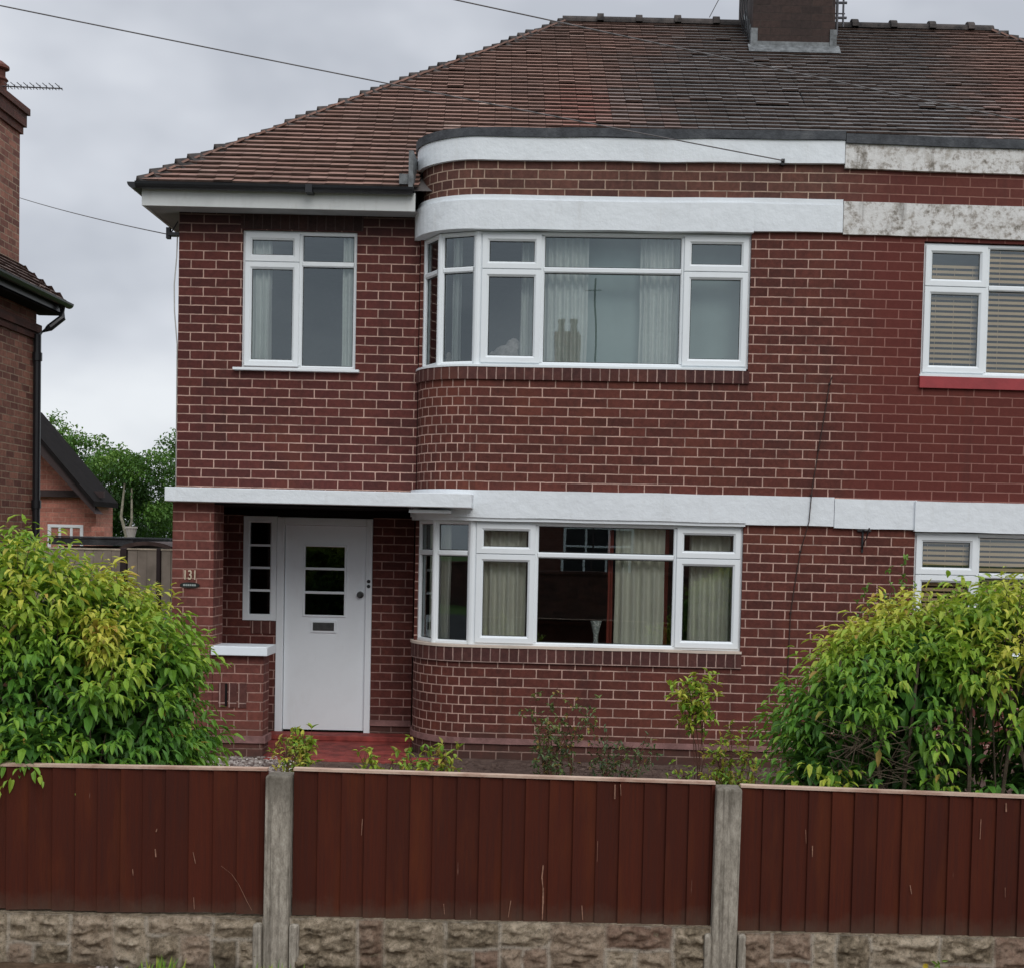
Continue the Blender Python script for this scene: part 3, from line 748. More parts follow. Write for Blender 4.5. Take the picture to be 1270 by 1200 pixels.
def tint_fn(p):
    x = p.x + .5 * noise.noise(Vector((p.x * .7, p.y * 1.1, 3))); 
    g = max(0, min(1, (x + .15 - (p.y) * .05) / 1.3)) * max(0, min(1, (4.55 - x) / .9))
    red = max(0, 1 - ((p.x + .02) ** 2 / .16 + (p.y - 1.25) ** 2 / .5)) * .6
    red = max(red, .35 * max(0, 1 - ((p.x - 4.7) ** 2 / .35 + (p.y - 1.3) ** 2 / 1.5)))
    t = random.gauss(.42, .13) + (.5 if random.random() < .015 else 0) + .25 * noise.noise(Vector((p.x, p.y * 2, 9)))
    return (max(0, min(1, t)), min(1, max(0, g * .75 + (.3 if random.random() < g else 0) + random.uniform(-.06, .12))), red * random.uniform(.5, 1))
g = .1022
rows = int(SL / g) + 1
slope_run = (RXL - EAVE_X) / SL
def skip_bay(p): return (p.x > -1.36 and p.x < 2 * PARTY + 1.36) and p.y < .02
for (house, a0, b0, left) in ((houseL, EAVE_X, PARTY, True), (houseR, PARTY, 2 * PARTY - EAVE_X, False)):
    mb = MB()
    lim = (lambda d: (slope_run * d, PARTY - EAVE_X)) if left else (lambda d: (PARTY - EAVE_X, 2 * (PARTY - EAVE_X) - slope_run * d))
    tiles(mb, Vector((EAVE_X, EAVE_Y, EZ)), Vector((1, 0, 0)), sF, nF, rows, lim, g, tint_fn, skip_bay)
    # hipped end
    rs = int(SLs / g) + 1; yr = (RY - EAVE_Y) / SLs
    if left: tiles(mb, Vector((EAVE_X, EAVE_Y, EZ)), Vector((0, 1, 0)), sS, nS, rs, lambda d: (yr * d, 2 * (RY - EAVE_Y) - yr * d), g, tint_fn)
    else:
        tiles(mb, Vector((2 * PARTY - EAVE_X, EAVE_Y, EZ)), Vector((0, 1, 0)), Vector((-sS.x, 0, sS.z)), Vector((sS.z, 0, sS.x)), rs, lambda d: (yr * d, 2 * (RY - EAVE_Y) - yr * d), g, tint_fn)
    # plain back slope and underlay
    x0, x1, r0, r1 = (EAVE_X, PARTY, RXL, PARTY) if left else (PARTY, 2 * PARTY - EAVE_X, PARTY, 2 * PARTY - RXL)
    mb.face([(x1, 2 * RY - EAVE_Y, EZ), (x0, 2 * RY - EAVE_Y, EZ), (r0, RY, RZ), (r1, RY, RZ)], None, 0, (.4, .4, 0))
    mb.face([(x0, EAVE_Y + .02, EZ - .02), (x1, EAVE_Y + .02, EZ - .02), (r1, RY, RZ - .03), (r0, RY, RZ - .03)] if True else None, None, 0, (.1, .9, 0))
    xe, xr = (EAVE_X, RXL) if left else (2 * PARTY - EAVE_X, 2 * PARTY - RXL)
    mb.face([(xe, EAVE_Y, EZ - .02), (xr, RY, RZ - .03), (xe, 2 * RY - EAVE_Y, EZ - .02)], None, 0, (.1, .9, 0))
    rf = mb.build('roof', [M['tile'], M['tile_edge']], house)
    # stepped bonnet tiles down the hip
    mb = MB(); hip0 = Vector((xe, EAVE_Y, EZ)); hip1 = Vector((xr, RY, RZ)); hd = (hip1 - hip0); HL = hd.length; hd.normalize()
    sx = 1 if left else -1
    nb = int(HL / (g * 1.44)); 
    for i in range(nb + 1):
        t = i * HL / nb; 
        if t > HL - .05: continue
        w = .10 + random.uniform(-.015, .03); l = .045 + random.uniform(-.014, .022); jt = random.uniform(-.01, .01)
        P0 = hip0 + hd * (t - .02 + jt) + Vector((0, 0, l + .020)); P1 = hip0 + hd * (t + .24) + Vector((0, 0, .022))
        def side(P, dv, n, h): return P + dv * w - n * h
        fa = Vector((1 * sx, 0, 0)); fb = Vector((0, 1, 0))
        A0 = side(P0, (fa - hd * fa.dot(hd)).normalized(), nF, .02) - Vector((0, 0, .035)); A1 = side(P1, (fa - hd * fa.dot(hd)).normalized(), nF, .0) - Vector((0, 0, .035))
        nSx = Vector((nS.x * sx, 0, nS.z))
        B0 = side(P0, (fb - hd * fb.dot(hd)).normalized(), nSx, .02) - Vector((0, 0, .035)); B1 = side(P1, (fb - hd * fb.dot(hd)).normalized(), nSx, .0) - Vector((0, 0, .035))
        dn = Vector((0, 0, -.022))
        mb.mesh_faces([P0, A0, A1, P1, B0, B1, P0 + dn, A0 + dn, B0 + dn], [(0, 1, 2, 3), (0, 3, 5, 4), (0, 6, 7, 1), (0, 4, 8, 6)])
    mb.build('hip_tiles', M['hip'], rf)
    # half round ridge tiles with mortar collars
    mb = MB(); xs0, xs1 = (xr - .05, PARTY) if left else (PARTY, xr + .05)
    n_ = int((xs1 - xs0) / .45); 
    def half(xa, xb, r, zc):
        V = []; 
        for xx in (xa, xb):
            for t in range(9):
                a = math.pi * t / 8; V.append((xx, RY - math.cos(a) * r, zc + math.sin(a) * r * .85))
        F = [(t, t + 1, t + 10, t + 9) for t in range(8)] + [tuple(range(9)), tuple(range(17, 8, -1))]
        mb.mesh_faces(V, F)
    for i in range(n_ + 1):
        xa = xs0 + i * .45; xb = min(xa + .445, xs1)
        if xb - xa < .03: continue
        half(xa, xb, .105, RZ - .03 + random.uniform(-.004, .004))
        if i: half(xa - .045, xa + .03, .128 + random.uniform(0, .012), RZ - .025)
    mb.build('ridge_tiles', M['hip'], rf)
# fascia, soffit, gutter (left half)
mb = MB(); mb.box(EAVE_X + .03, AX - R0 - .02, -.285, -.262, 4.785, 4.945); mb.box(EAVE_X + .03, EAVE_X + .055, -.262, 7.45, 4.785, 4.945)
mb.build('fascia', M['white_fascia'], houseL)
mb = MB(); mb.face([(EAVE_X + .05, -.262, 4.79), (AX - R0, -.262, 4.79), (AX - R0, .0, 4.80), (HX0, 0, 4.80)]); mb.face([(EAVE_X + .05, -.262, 4.79), (HX0, 0, 4.80), (HX0, 7.2, 4.80), (EAVE_X + .05, 7.4, 4.79)])
mb.build('soffit', M['soffit'], houseL)
def gutter(mb, p0, p1, r=.055):
    p0, p1 = Vector(p0), Vector(p1); d = (p1 - p0).normalized(); x = Vector((d.y, -d.x, 0)); V = []
    for P in (p0, p1):
        for t in range(9):
            a = math.pi * t / 8; V.append(P + x * math.cos(a) * r - Vector((0, 0, math.sin(a) * r)))
    F = [(t, t + 1, t + 10, t + 9) for t in range(8)] + [tuple(range(9)), tuple(range(17, 8, -1)), (0, 9, 17, 8)]
    mb.mesh_faces(V, F)
mb = MB(); gutter(mb, (EAVE_X - .0, -.345, 4.972), (AX - R0 - .03, -.345, 4.972)); gutter(mb, (EAVE_X - .025, -.36, 4.972), (EAVE_X - .025, 7.5, 4.972)); mb.box(-2.36, -2.30, -.405, -.29, 4.905, 4.975)
mb.build('gutter', M['black'], houseL)
mb = MB(); mb.box(AX - R0 - .075, AX - R0 - .035, -.36, .30, 4.98, 5.30); mb.box(AX - R0 - .16, AX - R0 - .03, -.34, -.10, 5.01, 5.10)
mb.build('flashing', M['lead'], houseL)
# eaves right
mb = MB(); mb.box(RX_CE + R0 + .02, 2 * PARTY - EAVE_X - .03, -.285, -.262, 4.785, 4.945); mb.build('fascia', M['white_fascia'], houseR)

# central chimney stack, rising through the roof near the party line
mb = MB(); CX0, CX1, CY0, CY1 = 1.975, 2.895, 2.90, 4.25
mb.box(CX0, CX1, CY0, CY1, 7.0, 9.35); mb.box(CX0 - .05, CX1 + .05, CY0 - .05, CY1 + .05, 9.35, 9.5); 
ch = mb.build('chimney', M['brick_ch'], houseL)
mb = MB(); mb.box(CX0 - .012, CX1 + .012, CY0 - .012, CY0 + .05, 7.30, 7.52)
mb.box(CX0 - .02, CX0 + .055, CY0 - .02, CY0 + .06, 7.36, 7.66); mb.box(CX1 - .055, CX1 + .02, CY0 - .02, CY0 + .06, 7.36, 7.66)
mb.face([(CX0 - .05, CY0 - .14, 7.36), (CX1 + .05, CY0 - .14, 7.36), (CX1 + .05, CY0, 7.49), (CX0 - .05, CY0, 7.49)])
for q in range(5):
    yy = CY0 + q * .15; mb.box(CX0 - .011, CX0 + .01, yy, yy + .17, 7.44 + q * .11, 7.66 + q * .11)
mb.build('flashing', M['lead'], ch)
for i, px in enumerate((2.12, 2.44, 2.75)):
    mb = MB(); mb.lathe([(.12, 9.5), (.11, 9.75), (.13, 9.78), (.12, 9.84)], px, 3.5, 16); mb.build('chimney_pot', M['clay'], ch)
mb = MB()   # aerial bracket and mast strapped to the right of the stack
mb.tube([(2.99, 3.3, 7.75), (2.99, 3.3, 9.9)], .016, 8); mb.tube([(3.06, 3.3, 7.85), (3.06, 3.3, 9.9)], .012, 8)
for z in (7.95, 8.12, 8.29, 8.46, 8.63): mb.tube([(2.88, 3.3, z), (3.10, 3.3, z + .004)], .015, 6); mb.tube([(2.90, 3.3, z + .05), (3.08, 3.3, z + .05)], .008, 6)
tag(mb.build('aerial_mast', M['alu'], None), 'dark aerial mast with rungs strapped to the right side of the sooty chimney stack', 'aerial')
mb = MB(); 
for q in range(4): mb.tube([(CX0 - .02, CY0 + .12 + q * .1, 7.6), (CX0 - .05 - .02 * q, CY0 + .2 + q * .05, 8.0), (CX0 - .03, CY0 + .15 + q * .08, 8.6)], .008, 5)
mb.build('cable', M['cable'], ch)

# ------------------------------------------------------------------ curtains, blinds and things on the sills
def curtain(name, mat, x0, x1, y0, y1, z0, z1, folds, label, grp, amp=.042, pull=0., tag_=True):
    mb = MB(); n = folds * 8; V = []; m = 8
    ph = random.uniform(0, 6)
    for j in range(m + 1):
        tz = j / m; z = z1 + (z0 - z1) * tz
        for i in range(n + 1):
            t = i / n; x = x0 + (x1 - x0) * t; y = y0 + (y1 - y0) * t
            a = amp * (.7 + .5 * noise.noise(Vector((t * 4, ph, 0))))
            y += math.sin(t * folds * 2 * math.pi + ph + .5 * math.sin(tz * 2 + t * 5)) * a * (.7 + .5 * tz)
            x += pull * tz * (t - .5) + .008 * noise.noise(Vector((t * 6, tz * 3, ph)))
            V.append((x, y, z))
    F = [(j * (n + 1) + i, j * (n + 1) + i + 1, (j + 1) * (n + 1) + i + 1, (j + 1) * (n + 1) + i) for j in range(m) for i in range(n)]
    mb.mesh_faces(V, F); o = mb.build(name, mat, None, smooth=True)
    tag(o, label, 'curtain', grp); return o
G = 'curtains hanging in the front windows'
cu = M['cur_cream']; cs = M['cur_sheer']
curtain('curtain', cu, -1.22, -1.02, -.18, -.26, .5, 2.05, 3, 'cream curtain in the narrow curved pane beside the front door, downstairs', G)
curtain('curtain', cu, -.72, -.34, -.30, -.32, .5, 2.05, 5, 'cream curtain filling the left casement of the downstairs bay window', G)
curtain('curtain', cu, .46, .90, -.34, -.36, .5, 2.05, 5, 'broad cream curtain right of the glass vase in the wide downstairs pane', G)
curtain('curtain', M['cur_red'], .395, .44, -.36, -.37, .5, 2.0, 1, 'thin red-brown curtain edge next to the glass vase, downstairs', G, .01)
curtain('curtain', M['cur_red'], .86, .94, -.30, -.31, .5, 2.05, 1, 'dark red-brown curtain edge right of the broad cream curtain', G, .01)
curtain('curtain', cu, 1.12, 1.52, -.36, -.38, .5, 2.05, 5, 'cream curtain in the right casement of the downstairs bay window', G)
curtain('curtain', M['cur_red'], -.79, -.72, -.27, -.28, .5, 2.0, 1, 'dark red-brown curtain edge at the left of the downstairs left casement', G, .01)
curtain('curtain', cs, -1.05, -.97, -.26, -.27, 3.1, 4.6, 2, 'grey-green curtain strip in the curved pane of the upstairs bay', G)
curtain('curtain', cs, -.44, -.30, -.30, -.30, 3.1, 4.6, 3, 'grey-green curtain at the right edge of the upstairs bay left casement', G)
curtain('curtain', cs, -.24, .16, -.31, -.33, 3.1, 4.6, 6, 'grey-green curtain at the left of the wide upstairs bay pane', G)
curtain('curtain', cs, .62, .97, -.34, -.36, 3.1, 4.6, 6, 'grey-green curtain at the right of the wide upstairs bay pane', G)
curtain('curtain', cs, -2.98, -2.76, .13, .13, 3.2, 4.62, 4, 'pleated grey-green curtain in the left casement of the small upstairs window', G)
curtain('curtain', cs, -2.10, -1.98, .13, .13, 3.2, 4.62, 2, 'grey-green curtain at the right edge of the small upstairs window', G)
curtain('curtain', M['blind_blue'], -.1, .80, -.20, -.24, 3.1, 4.7, 5, 'pale blue-green net hung across the middle of the wide upstairs bay pane', G, .006)
curtain('curtain', M['blind_blue'], 1.02, 1.56, -.26, -.28, 3.1, 4.7, 3, 'plain grey-green net filling the right casement of the upstairs bay', G, .004)
def blind(name, x0, x1, yf, z0, z1, lab):
    mb = MB(); z = z1
    while z > z0:
        t = .018
        mb.face([(x0, yf(x0) + .02, z + .014), (x1, yf(x1) + .02, z + .014), (x1, yf(x1) + .005, z - .014), (x0, yf(x0) + .005, z - .014)])
        z -= .046
    for xx in (x0 + .1, (x0 + x1) / 2, x1 - .1): mb.box(xx, xx + .003, yf(xx) + .012, yf(xx) + .014, z0, z1)
    tag(mb.build(name, M['blind'], None), lab, 'blind', 'venetian blinds next door')
yb = lambda x: fy2(x) + .085
blind('venetian_blind', NX0 + .04, NX0 + .56, yb, 3.43, 4.36, 'beige slatted blind in the narrow left casement above the red sill')
blind('venetian_blind', NX0 + .60, RX_CE - .6, yb, 3.43, 4.52, 'wide beige slatted blind in the fixed pane above the red sill')
blind('venetian_blind', NX0 + .04, NX0 + .56, yb, S1 + .03, 1.99, 'beige slatted blind in the narrow downstairs casement behind the right-hand hedge top')
blind('venetian_blind', NX0 + .60, RX_CE - .6, yb, S1 + .03, 1.99, 'wide beige slatted blind in the downstairs pane at the right edge of the photo')
def inner_sill(z, par=houseL):
    mb = MB(); ribbon(mb, flat_pts([WX0, WX1], U0), -.34, -.095, z - .03, z); mb.build('window_board', M['wood_white'], par)
inner_sill(S1 + .0); inner_sill(S2 + .0)
va = MB(); va.lathe([(.028, S1), (.030, S1 + .02), (.020, S1 + .05), (.024, S1 + .11), (.036, S1 + .17), (.052, S1 + .23), (.048, S1 + .23), (.03, S1 + .16), (.012, S1 + .04)], .30, -.36, 18)
k = NT('cut_glass'); c = k.mix((.35, .42, .40), (.75, .8, .78), k.mapr(k.noise(70, 2, .5, k.coord()), .45, .6)); k.bsdf(c, .12, k.bump(k.noise(60, 2, .5, k.coord()), .01), .8)
tag(va.build('vase', k.m, None, smooth=True), 'flared cut glass vase standing on the downstairs bay window sill', 'vase')
mb = MB(); 
for (cx_, cy_, cz, rx, rz) in ((-.56, -.27, S2 + .10, .12, .11), (-.50, -.24, S2 + .20, .07, .07), (-.66, -.25, S2 + .07, .08, .08)):
    V = []; F = []; n = 14
    for j in range(9):
        for i in range(n):
            a = 2 * math.pi * i / n; b = math.pi * j / 8; w_ = 1 + .18 * noise.noise(Vector((a * 1.3, b * 2, cx_ * 9)))
            V.append((cx_ + rx * math.sin(b) * math.cos(a) * w_, cy_ + .06 * math.sin(b) * math.sin(a) * w_, cz + rz * math.cos(b) * w_))
    F = [(j * n + i, j * n + (i + 1) % n, (j + 1) * n + (i + 1) % n, (j + 1) * n + i) for j in range(8) for i in range(n)]
    mb.mesh_faces(V, F)
tag(mb.build('cloth_bundle', M['plush'], None, smooth=True), 'pale rounded soft bundle behind the lower left casement of the upstairs bay', 'cloth bundle')
mb = MB(); mb.lathe([(.03, S2), (.035, S2 + .05), (.02, S2 + .09), (.026, S2 + .11), (.012, S2 + .14)], -1.08, -.20, 12)
tag(mb.build('ornament', M['pot'], None, smooth=True), 'small white ornament on the sill in the curved upstairs pane', 'ornament')

# ------------------------------------------------------------------ things fixed to the fronts
mb = MB(); yk = fy2(2.62)
mb.box(2.602, 2.618, yk - .012, yk + .0, 1.84, 2.045); mb.tube([(2.61, yk - .005, 2.03), (2.61, yk - .24, 2.035), (2.61, yk - .26, 2.05)], .007, 6)
mb.tube([(2.61, yk - .008, 1.87), (2.61, yk - .06, 1.93), (2.61, yk - .17, 1.97), (2.61, yk - .22, 2.03)], .006, 6)
for z_ in (2.03,): mb.tube([(2.56, yk - .02, z_), (2.68, yk - .02, z_)], .008, 6)
tag(mb.build('hanging_basket_bracket', M['black'], None), 'empty black iron hanging basket bracket on the brick between the two bay windows', 'bracket')
pts = [(2.30, 3.36), (2.28, 3.30), (2.24, 3.00), (2.20, 2.72), (2.16, 2.42), (2.145, 2.33), (2.13, 2.10), (2.07, 1.84), (2.03, 1.55), (2.0, 1.30), (1.99, .8), (1.97, .12)]
mb = MB(); mb.tube([(x, front_y(x) - (.046 if 2.04 < z < 2.34 else .008) + random.uniform(-.002, .002), z) for x, z in pts], .0045, 6)
for x, z in pts[1::2]: mb.box(x - .009, x + .009, front_y(x) - (.056 if 2.04 < z < 2.34 else .018), front_y(x) + .002, z - .005, z + .005)
tag(mb.build('wall_cable', plain('brown_wall_cable', (.045, .028, .024), .8), None), 'thin black cable running down the brickwork and over the white band between the bays', 'cable')
mb = MB(); mb.box(HX0 - .10, HX0 + .002, -.01, .06, 4.585, 4.615); mb.box(HX0 - .12, HX0 - .085, .0, .05, 4.56, 4.66); mb.tube([(HX0 - .08, .03, 4.62), (HX0 - .02, .03, 4.72)], .006, 6)
tag(mb.build('cable_bracket', M['black'], None), 'small black cable bracket at the top left corner of the brick wall', 'bracket')
mb = MB(); mb.tube([(HX0 - .02, .02, 4.60), (HX0 - .025, .02, 4.40), (HX0 - .045, .02, 4.15), (HX0 - .04, .02, 3.9), (HX0 - .012, .02, 3.6), (HX0 - .008, .02, 2.3)], .006, 6)
tag(mb.build('hanging_cable', M['cable_w'], None), 'loose white cable looping down the left corner of the house under the bracket', 'cable')

# overhead cables
def wire(a, b, sag, r, lab, n=24):
    r = r * .62
    a, b = Vector(a), Vector(b); P = []
    for i in range(n + 1):
        t = i / n; p = a.lerp(b, t); p.z -= 4 * sag * t * (1 - t); P.append(p)
    mb = MB(); mb.tube(P, r, 5); tag(mb.build('overhead_cable', M['cable_g'], None), lab, 'cable', 'overhead cables')
WIRES = []
wire((-11.8, -3.61, 6.74), (1.815, -.66, 5.20), .05, .009, 'upper left overhead cable sloping down to the white parapet band of the house')
wire((-6.2, -2.6, 6.77), (6.7, -1.15, 4.89), .03, .009, 'overhead cable passing from the top of the photo in front of the dark roof tiles')
wire((-11.07, 11.94, 8.22), (HX0 - .10, 0.03, 4.60), .08, .008, 'lower left overhead cable running to the bracket on the house corner')
wire((1.55, 3.55, 8.02), (1.93, 3.4, 8.75), .0, .008, 'short thin cable rising from the roof ridge to the chimney stack', 4)

mb = MB(); mb.box(1.80, 1.83, front_y(1.815) - .05, front_y(1.815) - .002, 5.17, 5.22); mb.tube([(1.815, front_y(1.8) - .045, 5.205), (1.815, front_y(1.8) - .07, 5.20), (1.82, front_y(1.8) - .03, 5.17)], .005, 5)
tag(mb.build('cable_bracket', M['black'], None), 'tiny bracket on the brick parapet where the upper left overhead cable ends', 'bracket')
# ------------------------------------------------------------------ neighbour on the left
nb = thing('brick_house', 'older mottled brown brick house at the left edge with chimney, black gutter and downpipe', 'house')
NXW, NYB, NYF, NZ = -6.57, 4.32, -2.4, 4.62
mb = MB(); mb.face([(NXW, NYF, -.3), (NXW, NYB, -.3), (NXW, NYB, NZ), (NXW, NYF, NZ)], [(NYF, -.3), (NYB, -.3), (NYB, NZ), (NYF, NZ)])
mb.face([(-13, NYF, -.3), (NXW, NYF, -.3), (NXW, NYF, NZ), (-13, NYF, NZ)]); mb.face([(NXW, NYB, -.3), (-13, NYB, -.3), (-13, NYB, NZ), (NXW, NYB, NZ)])
mb.build('wall', M['brick_nb'], nb)
mb = MB(); mb.box(NXW, NXW + .05, NYF, NYB + .05, 4.30, 4.40); mb.box(NXW, NXW + .028, NYF, NYB + .028, 4.22, 4.30); mb.build('string_course', M['brick_nbd'], nb)
mb = MB(); mb.box(NXW + .001, NXW + .12, 1.1, 2.27, -.3, 4.22); mb.build('chimney_breast', M['brick_nbd'], nb)
ex, ey, ez = -6.31, 4.58, 4.73; px_, rz_ = -9.7, 7.75
def nbroof():
    mb = MB(); rr_ = random.Random(3)
    fx, bx = -2.75, ey
    e = Vector((0, 1, 0)); s = Vector((px_ - ex, 0, rz_ - ez)); SLn = s.length; s.normalize(); n = Vector((-s.z, 0, s.x)); n = n if n.z > 0 else -n
    rows = int(SLn / .1022); yr = (ey + 2.75) / 2 / SLn
    tiles(mb, Vector((ex, -2.75, ez)), e, s, n, rows, lambda d: (yr * d, (ey + 2.75) - yr * d), .1022, lambda p: (random.gauss(.35, .18), .55, 0))
    # hipped back end
    s2 = Vector((0, (-2.75 + ey) / 2 - ey, rz_ - ez)).normalized(); n2 = Vector((0, s2.z, -s2.y)); n2 = n2 if n2.z > 0 else -n2
    xr = (ex - px_) / SLn
    tiles(mb, Vector((ex - 7, ey, ez)), Vector((1, 0, 0)), s2, n2, rows, lambda d: (xr * d, 7 - xr * d), .1022, lambda p: (random.gauss(.35, .18), .55, 0))
    mb.face([(ex, -2.75, ez - .02), (ex, ey, ez - .02), (px_, (ey - 2.75) / 2, rz_ - .03)]); mb.face([(ex, ey, ez - .02), (ex - 7, ey, ez - .02), (px_, (ey - 2.75) / 2, rz_ - .03)])
    mb.face([(ex, -2.75, ez - .02), (ex - 7, -2.75, ez - .02), (px_, (ey - 2.75) / 2, rz_ - .03)])
    mb.face([(ex, -2.75, ez - .03), (ex, ey, ez - .03), (NXW, NYB, ez - .05), (NXW, NYF, ez - .05)])
    return mb.build('roof', [M['tile'], M['tile_edge']], nb)
nbroof()
mb = MB(); gutter(mb, (ex + .04, ey + .02, ez - .02), (ex + .04, -2.8, ez - .02), .06); mb.box(ex - .06, ex - .03, -2.7, ey, ez - .16, ez); mb.build('gutter', M['black'], nb)
mb = MB(); mb.box(ex - .33, ex - .03, -2.7, ey, ez - .17, ez - .14); mb.build('soffit', M['near_black'], nb)
mb = MB(); dp = [(ex + .02, NYB + .1, ez - .06), (ex + .02, NYB + .1, ez - .22), (NXW + .16, NYB - .0, ez - .36), (NXW + .052, NYB - .10, ez - .46), (NXW + .052, NYB - .10, -.2)]
mb.tube(dp, .045, 10)
for z in (4.0, 2.2, .6): mb.tube([(NXW + .052, NYB - .10, z - .05), (NXW + .052, NYB - .10, z + .05)], .058, 10)
mb.build('downpipe', M['black'], nb)
mb = MB(); cx1 = -6.70
mb.box(cx1 - .6, cx1, 3.36, 4.10, 4.9, 6.66); c_ = mb.build('chimney', M['brick_nb'], nb)
mb = MB(); mb.box(cx1 - .63, cx1 + .03, 3.33, 4.13, 6.66, 6.75); mb.box(cx1 - .66, cx1 + .06, 3.30, 4.16, 6.75, 6.90); mb.box(cx1 - .69, cx1 + .09, 3.27, 4.19, 6.90, 6.98)
P = [(cx1 - .69, 3.27), (cx1 + .09, 3.27), (cx1 + .09, 4.19), (cx1 - .69, 4.19)]; Q = [(cx1 - .5, 3.45), (cx1 - .10, 3.45), (cx1 - .10, 4.0), (cx1 - .5, 4.0)]
for i in range(4): j = (i + 1) % 4; mb.face([(*P[i], 6.98), (*P[j], 6.98), (*Q[j], 7.06), (*Q[i], 7.06)])
mb.build('corbelled_cap', M['brick_nbd'], c_)
for py_ in (3.56, 3.86):
    mb = MB(); mb.lathe([(.09, 7.02), (.09, 7.2), (.11, 7.22), (.075, 7.26), (.075, 7.33), (.12, 7.35), (.12, 7.38), (.04, 7.44)], cx1 - .16, py_, 14); mb.build('chimney_pot', M['clay'], c_)
mb = MB(); mb.tube([(-7.0, 3.8, 7.13), (-6.08, 3.8, 7.115)], .008, 6)
for i in range(9):
    x = -6.72 + i * .075; mb.tube([(x, 3.68, 7.135), (x, 3.92, 7.135)], .005, 5); mb.tube([(x, 3.8, 7.095), (x, 3.8, 7.15)], .005, 5)
mb.tube([(-6.98, 3.8, 6.9), (-6.98, 3.8, 7.3)], .014, 6)
tag(mb.build('television_aerial', M['alu'], None), 'thin toothed television aerial pointing right from the left neighbour chimney', 'aerial')

# outbuilding beyond
ob = thing('brick_outbuilding', 'small orange brick gabled outbuilding with dark bargeboard behind the left-hand hedge', 'outbuilding')
GY = 12.0; ax_, az_ = -9.75, 3.98; rx_, rzv = -8.32, 2.34
mb = MB(); lx_ = 2 * ax_ - rx_
def gable(y): return [(lx_ + .15, y, -.3), (rx_ - .15, y, -.3), (rx_ - .15, y, 2.5), (ax_, y, az_ - .1), (lx_ + .15, y, 2.5)]
mb.face(gable(GY)); mb.face(gable(GY + .9)[::-1])
mb.face([(rx_ - .15, GY, -.3), (rx_ - .15, GY + .9, -.3), (rx_ - .15, GY + .9, 2.5), (rx_ - .15, GY, 2.5)])
mb.build('wall', M['brick_out'], ob)
mb = MB(); d = Vector((rx_ - ax_, 0, rzv - az_)); 
for s_ in (1, -1):
    A = Vector((ax_, 0, az_)); B = Vector((ax_ + s_ * (rx_ - ax_), 0, rzv)); up_ = Vector((0, 0, .09)); 
    def q(p, y): return (p.x, y, p.z)
    y0, y1 = GY - .55, GY + .75
    mb.face([q(A, y0), q(B, y0), q(B, y1), q(A, y1)]); mb.face([q(A + up_, y0), q(B + up_, y0), q(B + up_, y1), q(A + up_, y1)]); mb.face([q(A, y0), q(B, y0), q(B + up_, y0), q(A + up_, y0)]); mb.face([q(B, y0), q(B, y1), q(B + up_, y1), q(B + up_, y0)])
mb.build('roof', M['near_black'], ob)
mb = MB(); 
A = Vector((ax_, GY - .5, az_ + .02)); B = Vector((rx_, GY - .5, rzv + .02)); dn = Vector((0, 0, -.30)); bk = Vector((0, .45, 0))
mb.face([A, B, B + dn * .5, A + dn]); mb.face([A + dn, B + dn * .5, B + dn * .5 + bk, A + dn + bk])
mb.box(ax_ - 1.2, rx_ + .02, GY - .10, GY - .02, 2.50, 2.62)
mb.build('bargeboard', M['darkpost'], ob)
wt = (lambda q: (q[0] - 9.335, GY - .005 - q[1], q[2]))
fr = MB(); ringm(fr, wt, 0, .64, 1.1, 2.01, .06, -.05, .02)
for u in (.19, .40): bar(fr, wt, u, u + .05, 1.14, 1.96, -.04, .015, True)
wn = fr.build('window', M['upvc'], ob); mb = MB(); mb.face([wt((.05, -.02, 1.14)), wt((.6, -.02, 1.14)), wt((.6, -.02, 1.97)), wt((.05, -.02, 1.97))]); mb.build('pane', M['glass_d'], wn)

# far opposite side of the street (behind the viewer, seen in the window glass)
oh = thing('brick_house', 'brick house across the street, seen only as a reflection in the bay window panes', 'house')
OY = -30.6
def owall():
    mb = MB(); mb.box(-12, 8, OY - 8, OY, -.3, 4.6); return mb.build('wall', M['brick_opp'], oh)
owall()
mb = MB(); 
P = [(-12.4, OY + .4, 4.5), (8.4, OY + .4, 4.5), (8.4, OY - 8.4, 4.5), (-12.4, OY - 8.4, 4.5)]; A = (-8.5, OY - 4, 7.2); B = (4.5, OY - 4, 7.2)
mb.face([P[0], P[1], B, A]); mb.face([P[1], P[2], B]); mb.face([P[2], P[3], A, B]); mb.face([P[3], P[0], A]); mb.build('roof', M['hip'], oh)
mb = MB(); mb.box(-2.95, -2.15, OY - 4.4, OY - 3.4, 7.0, 9.0); c_ = mb.build('chimney', M['brick_nb'], oh)
for xx in (-2.77, -2.35):
    mb = MB(); mb.lathe([(.12, 9.), (.10, 9.3), (.13, 9.35), (.13, 9.45)], xx, OY - 3.9, 10); mb.build('chimney_pot', M['clay'], c_)
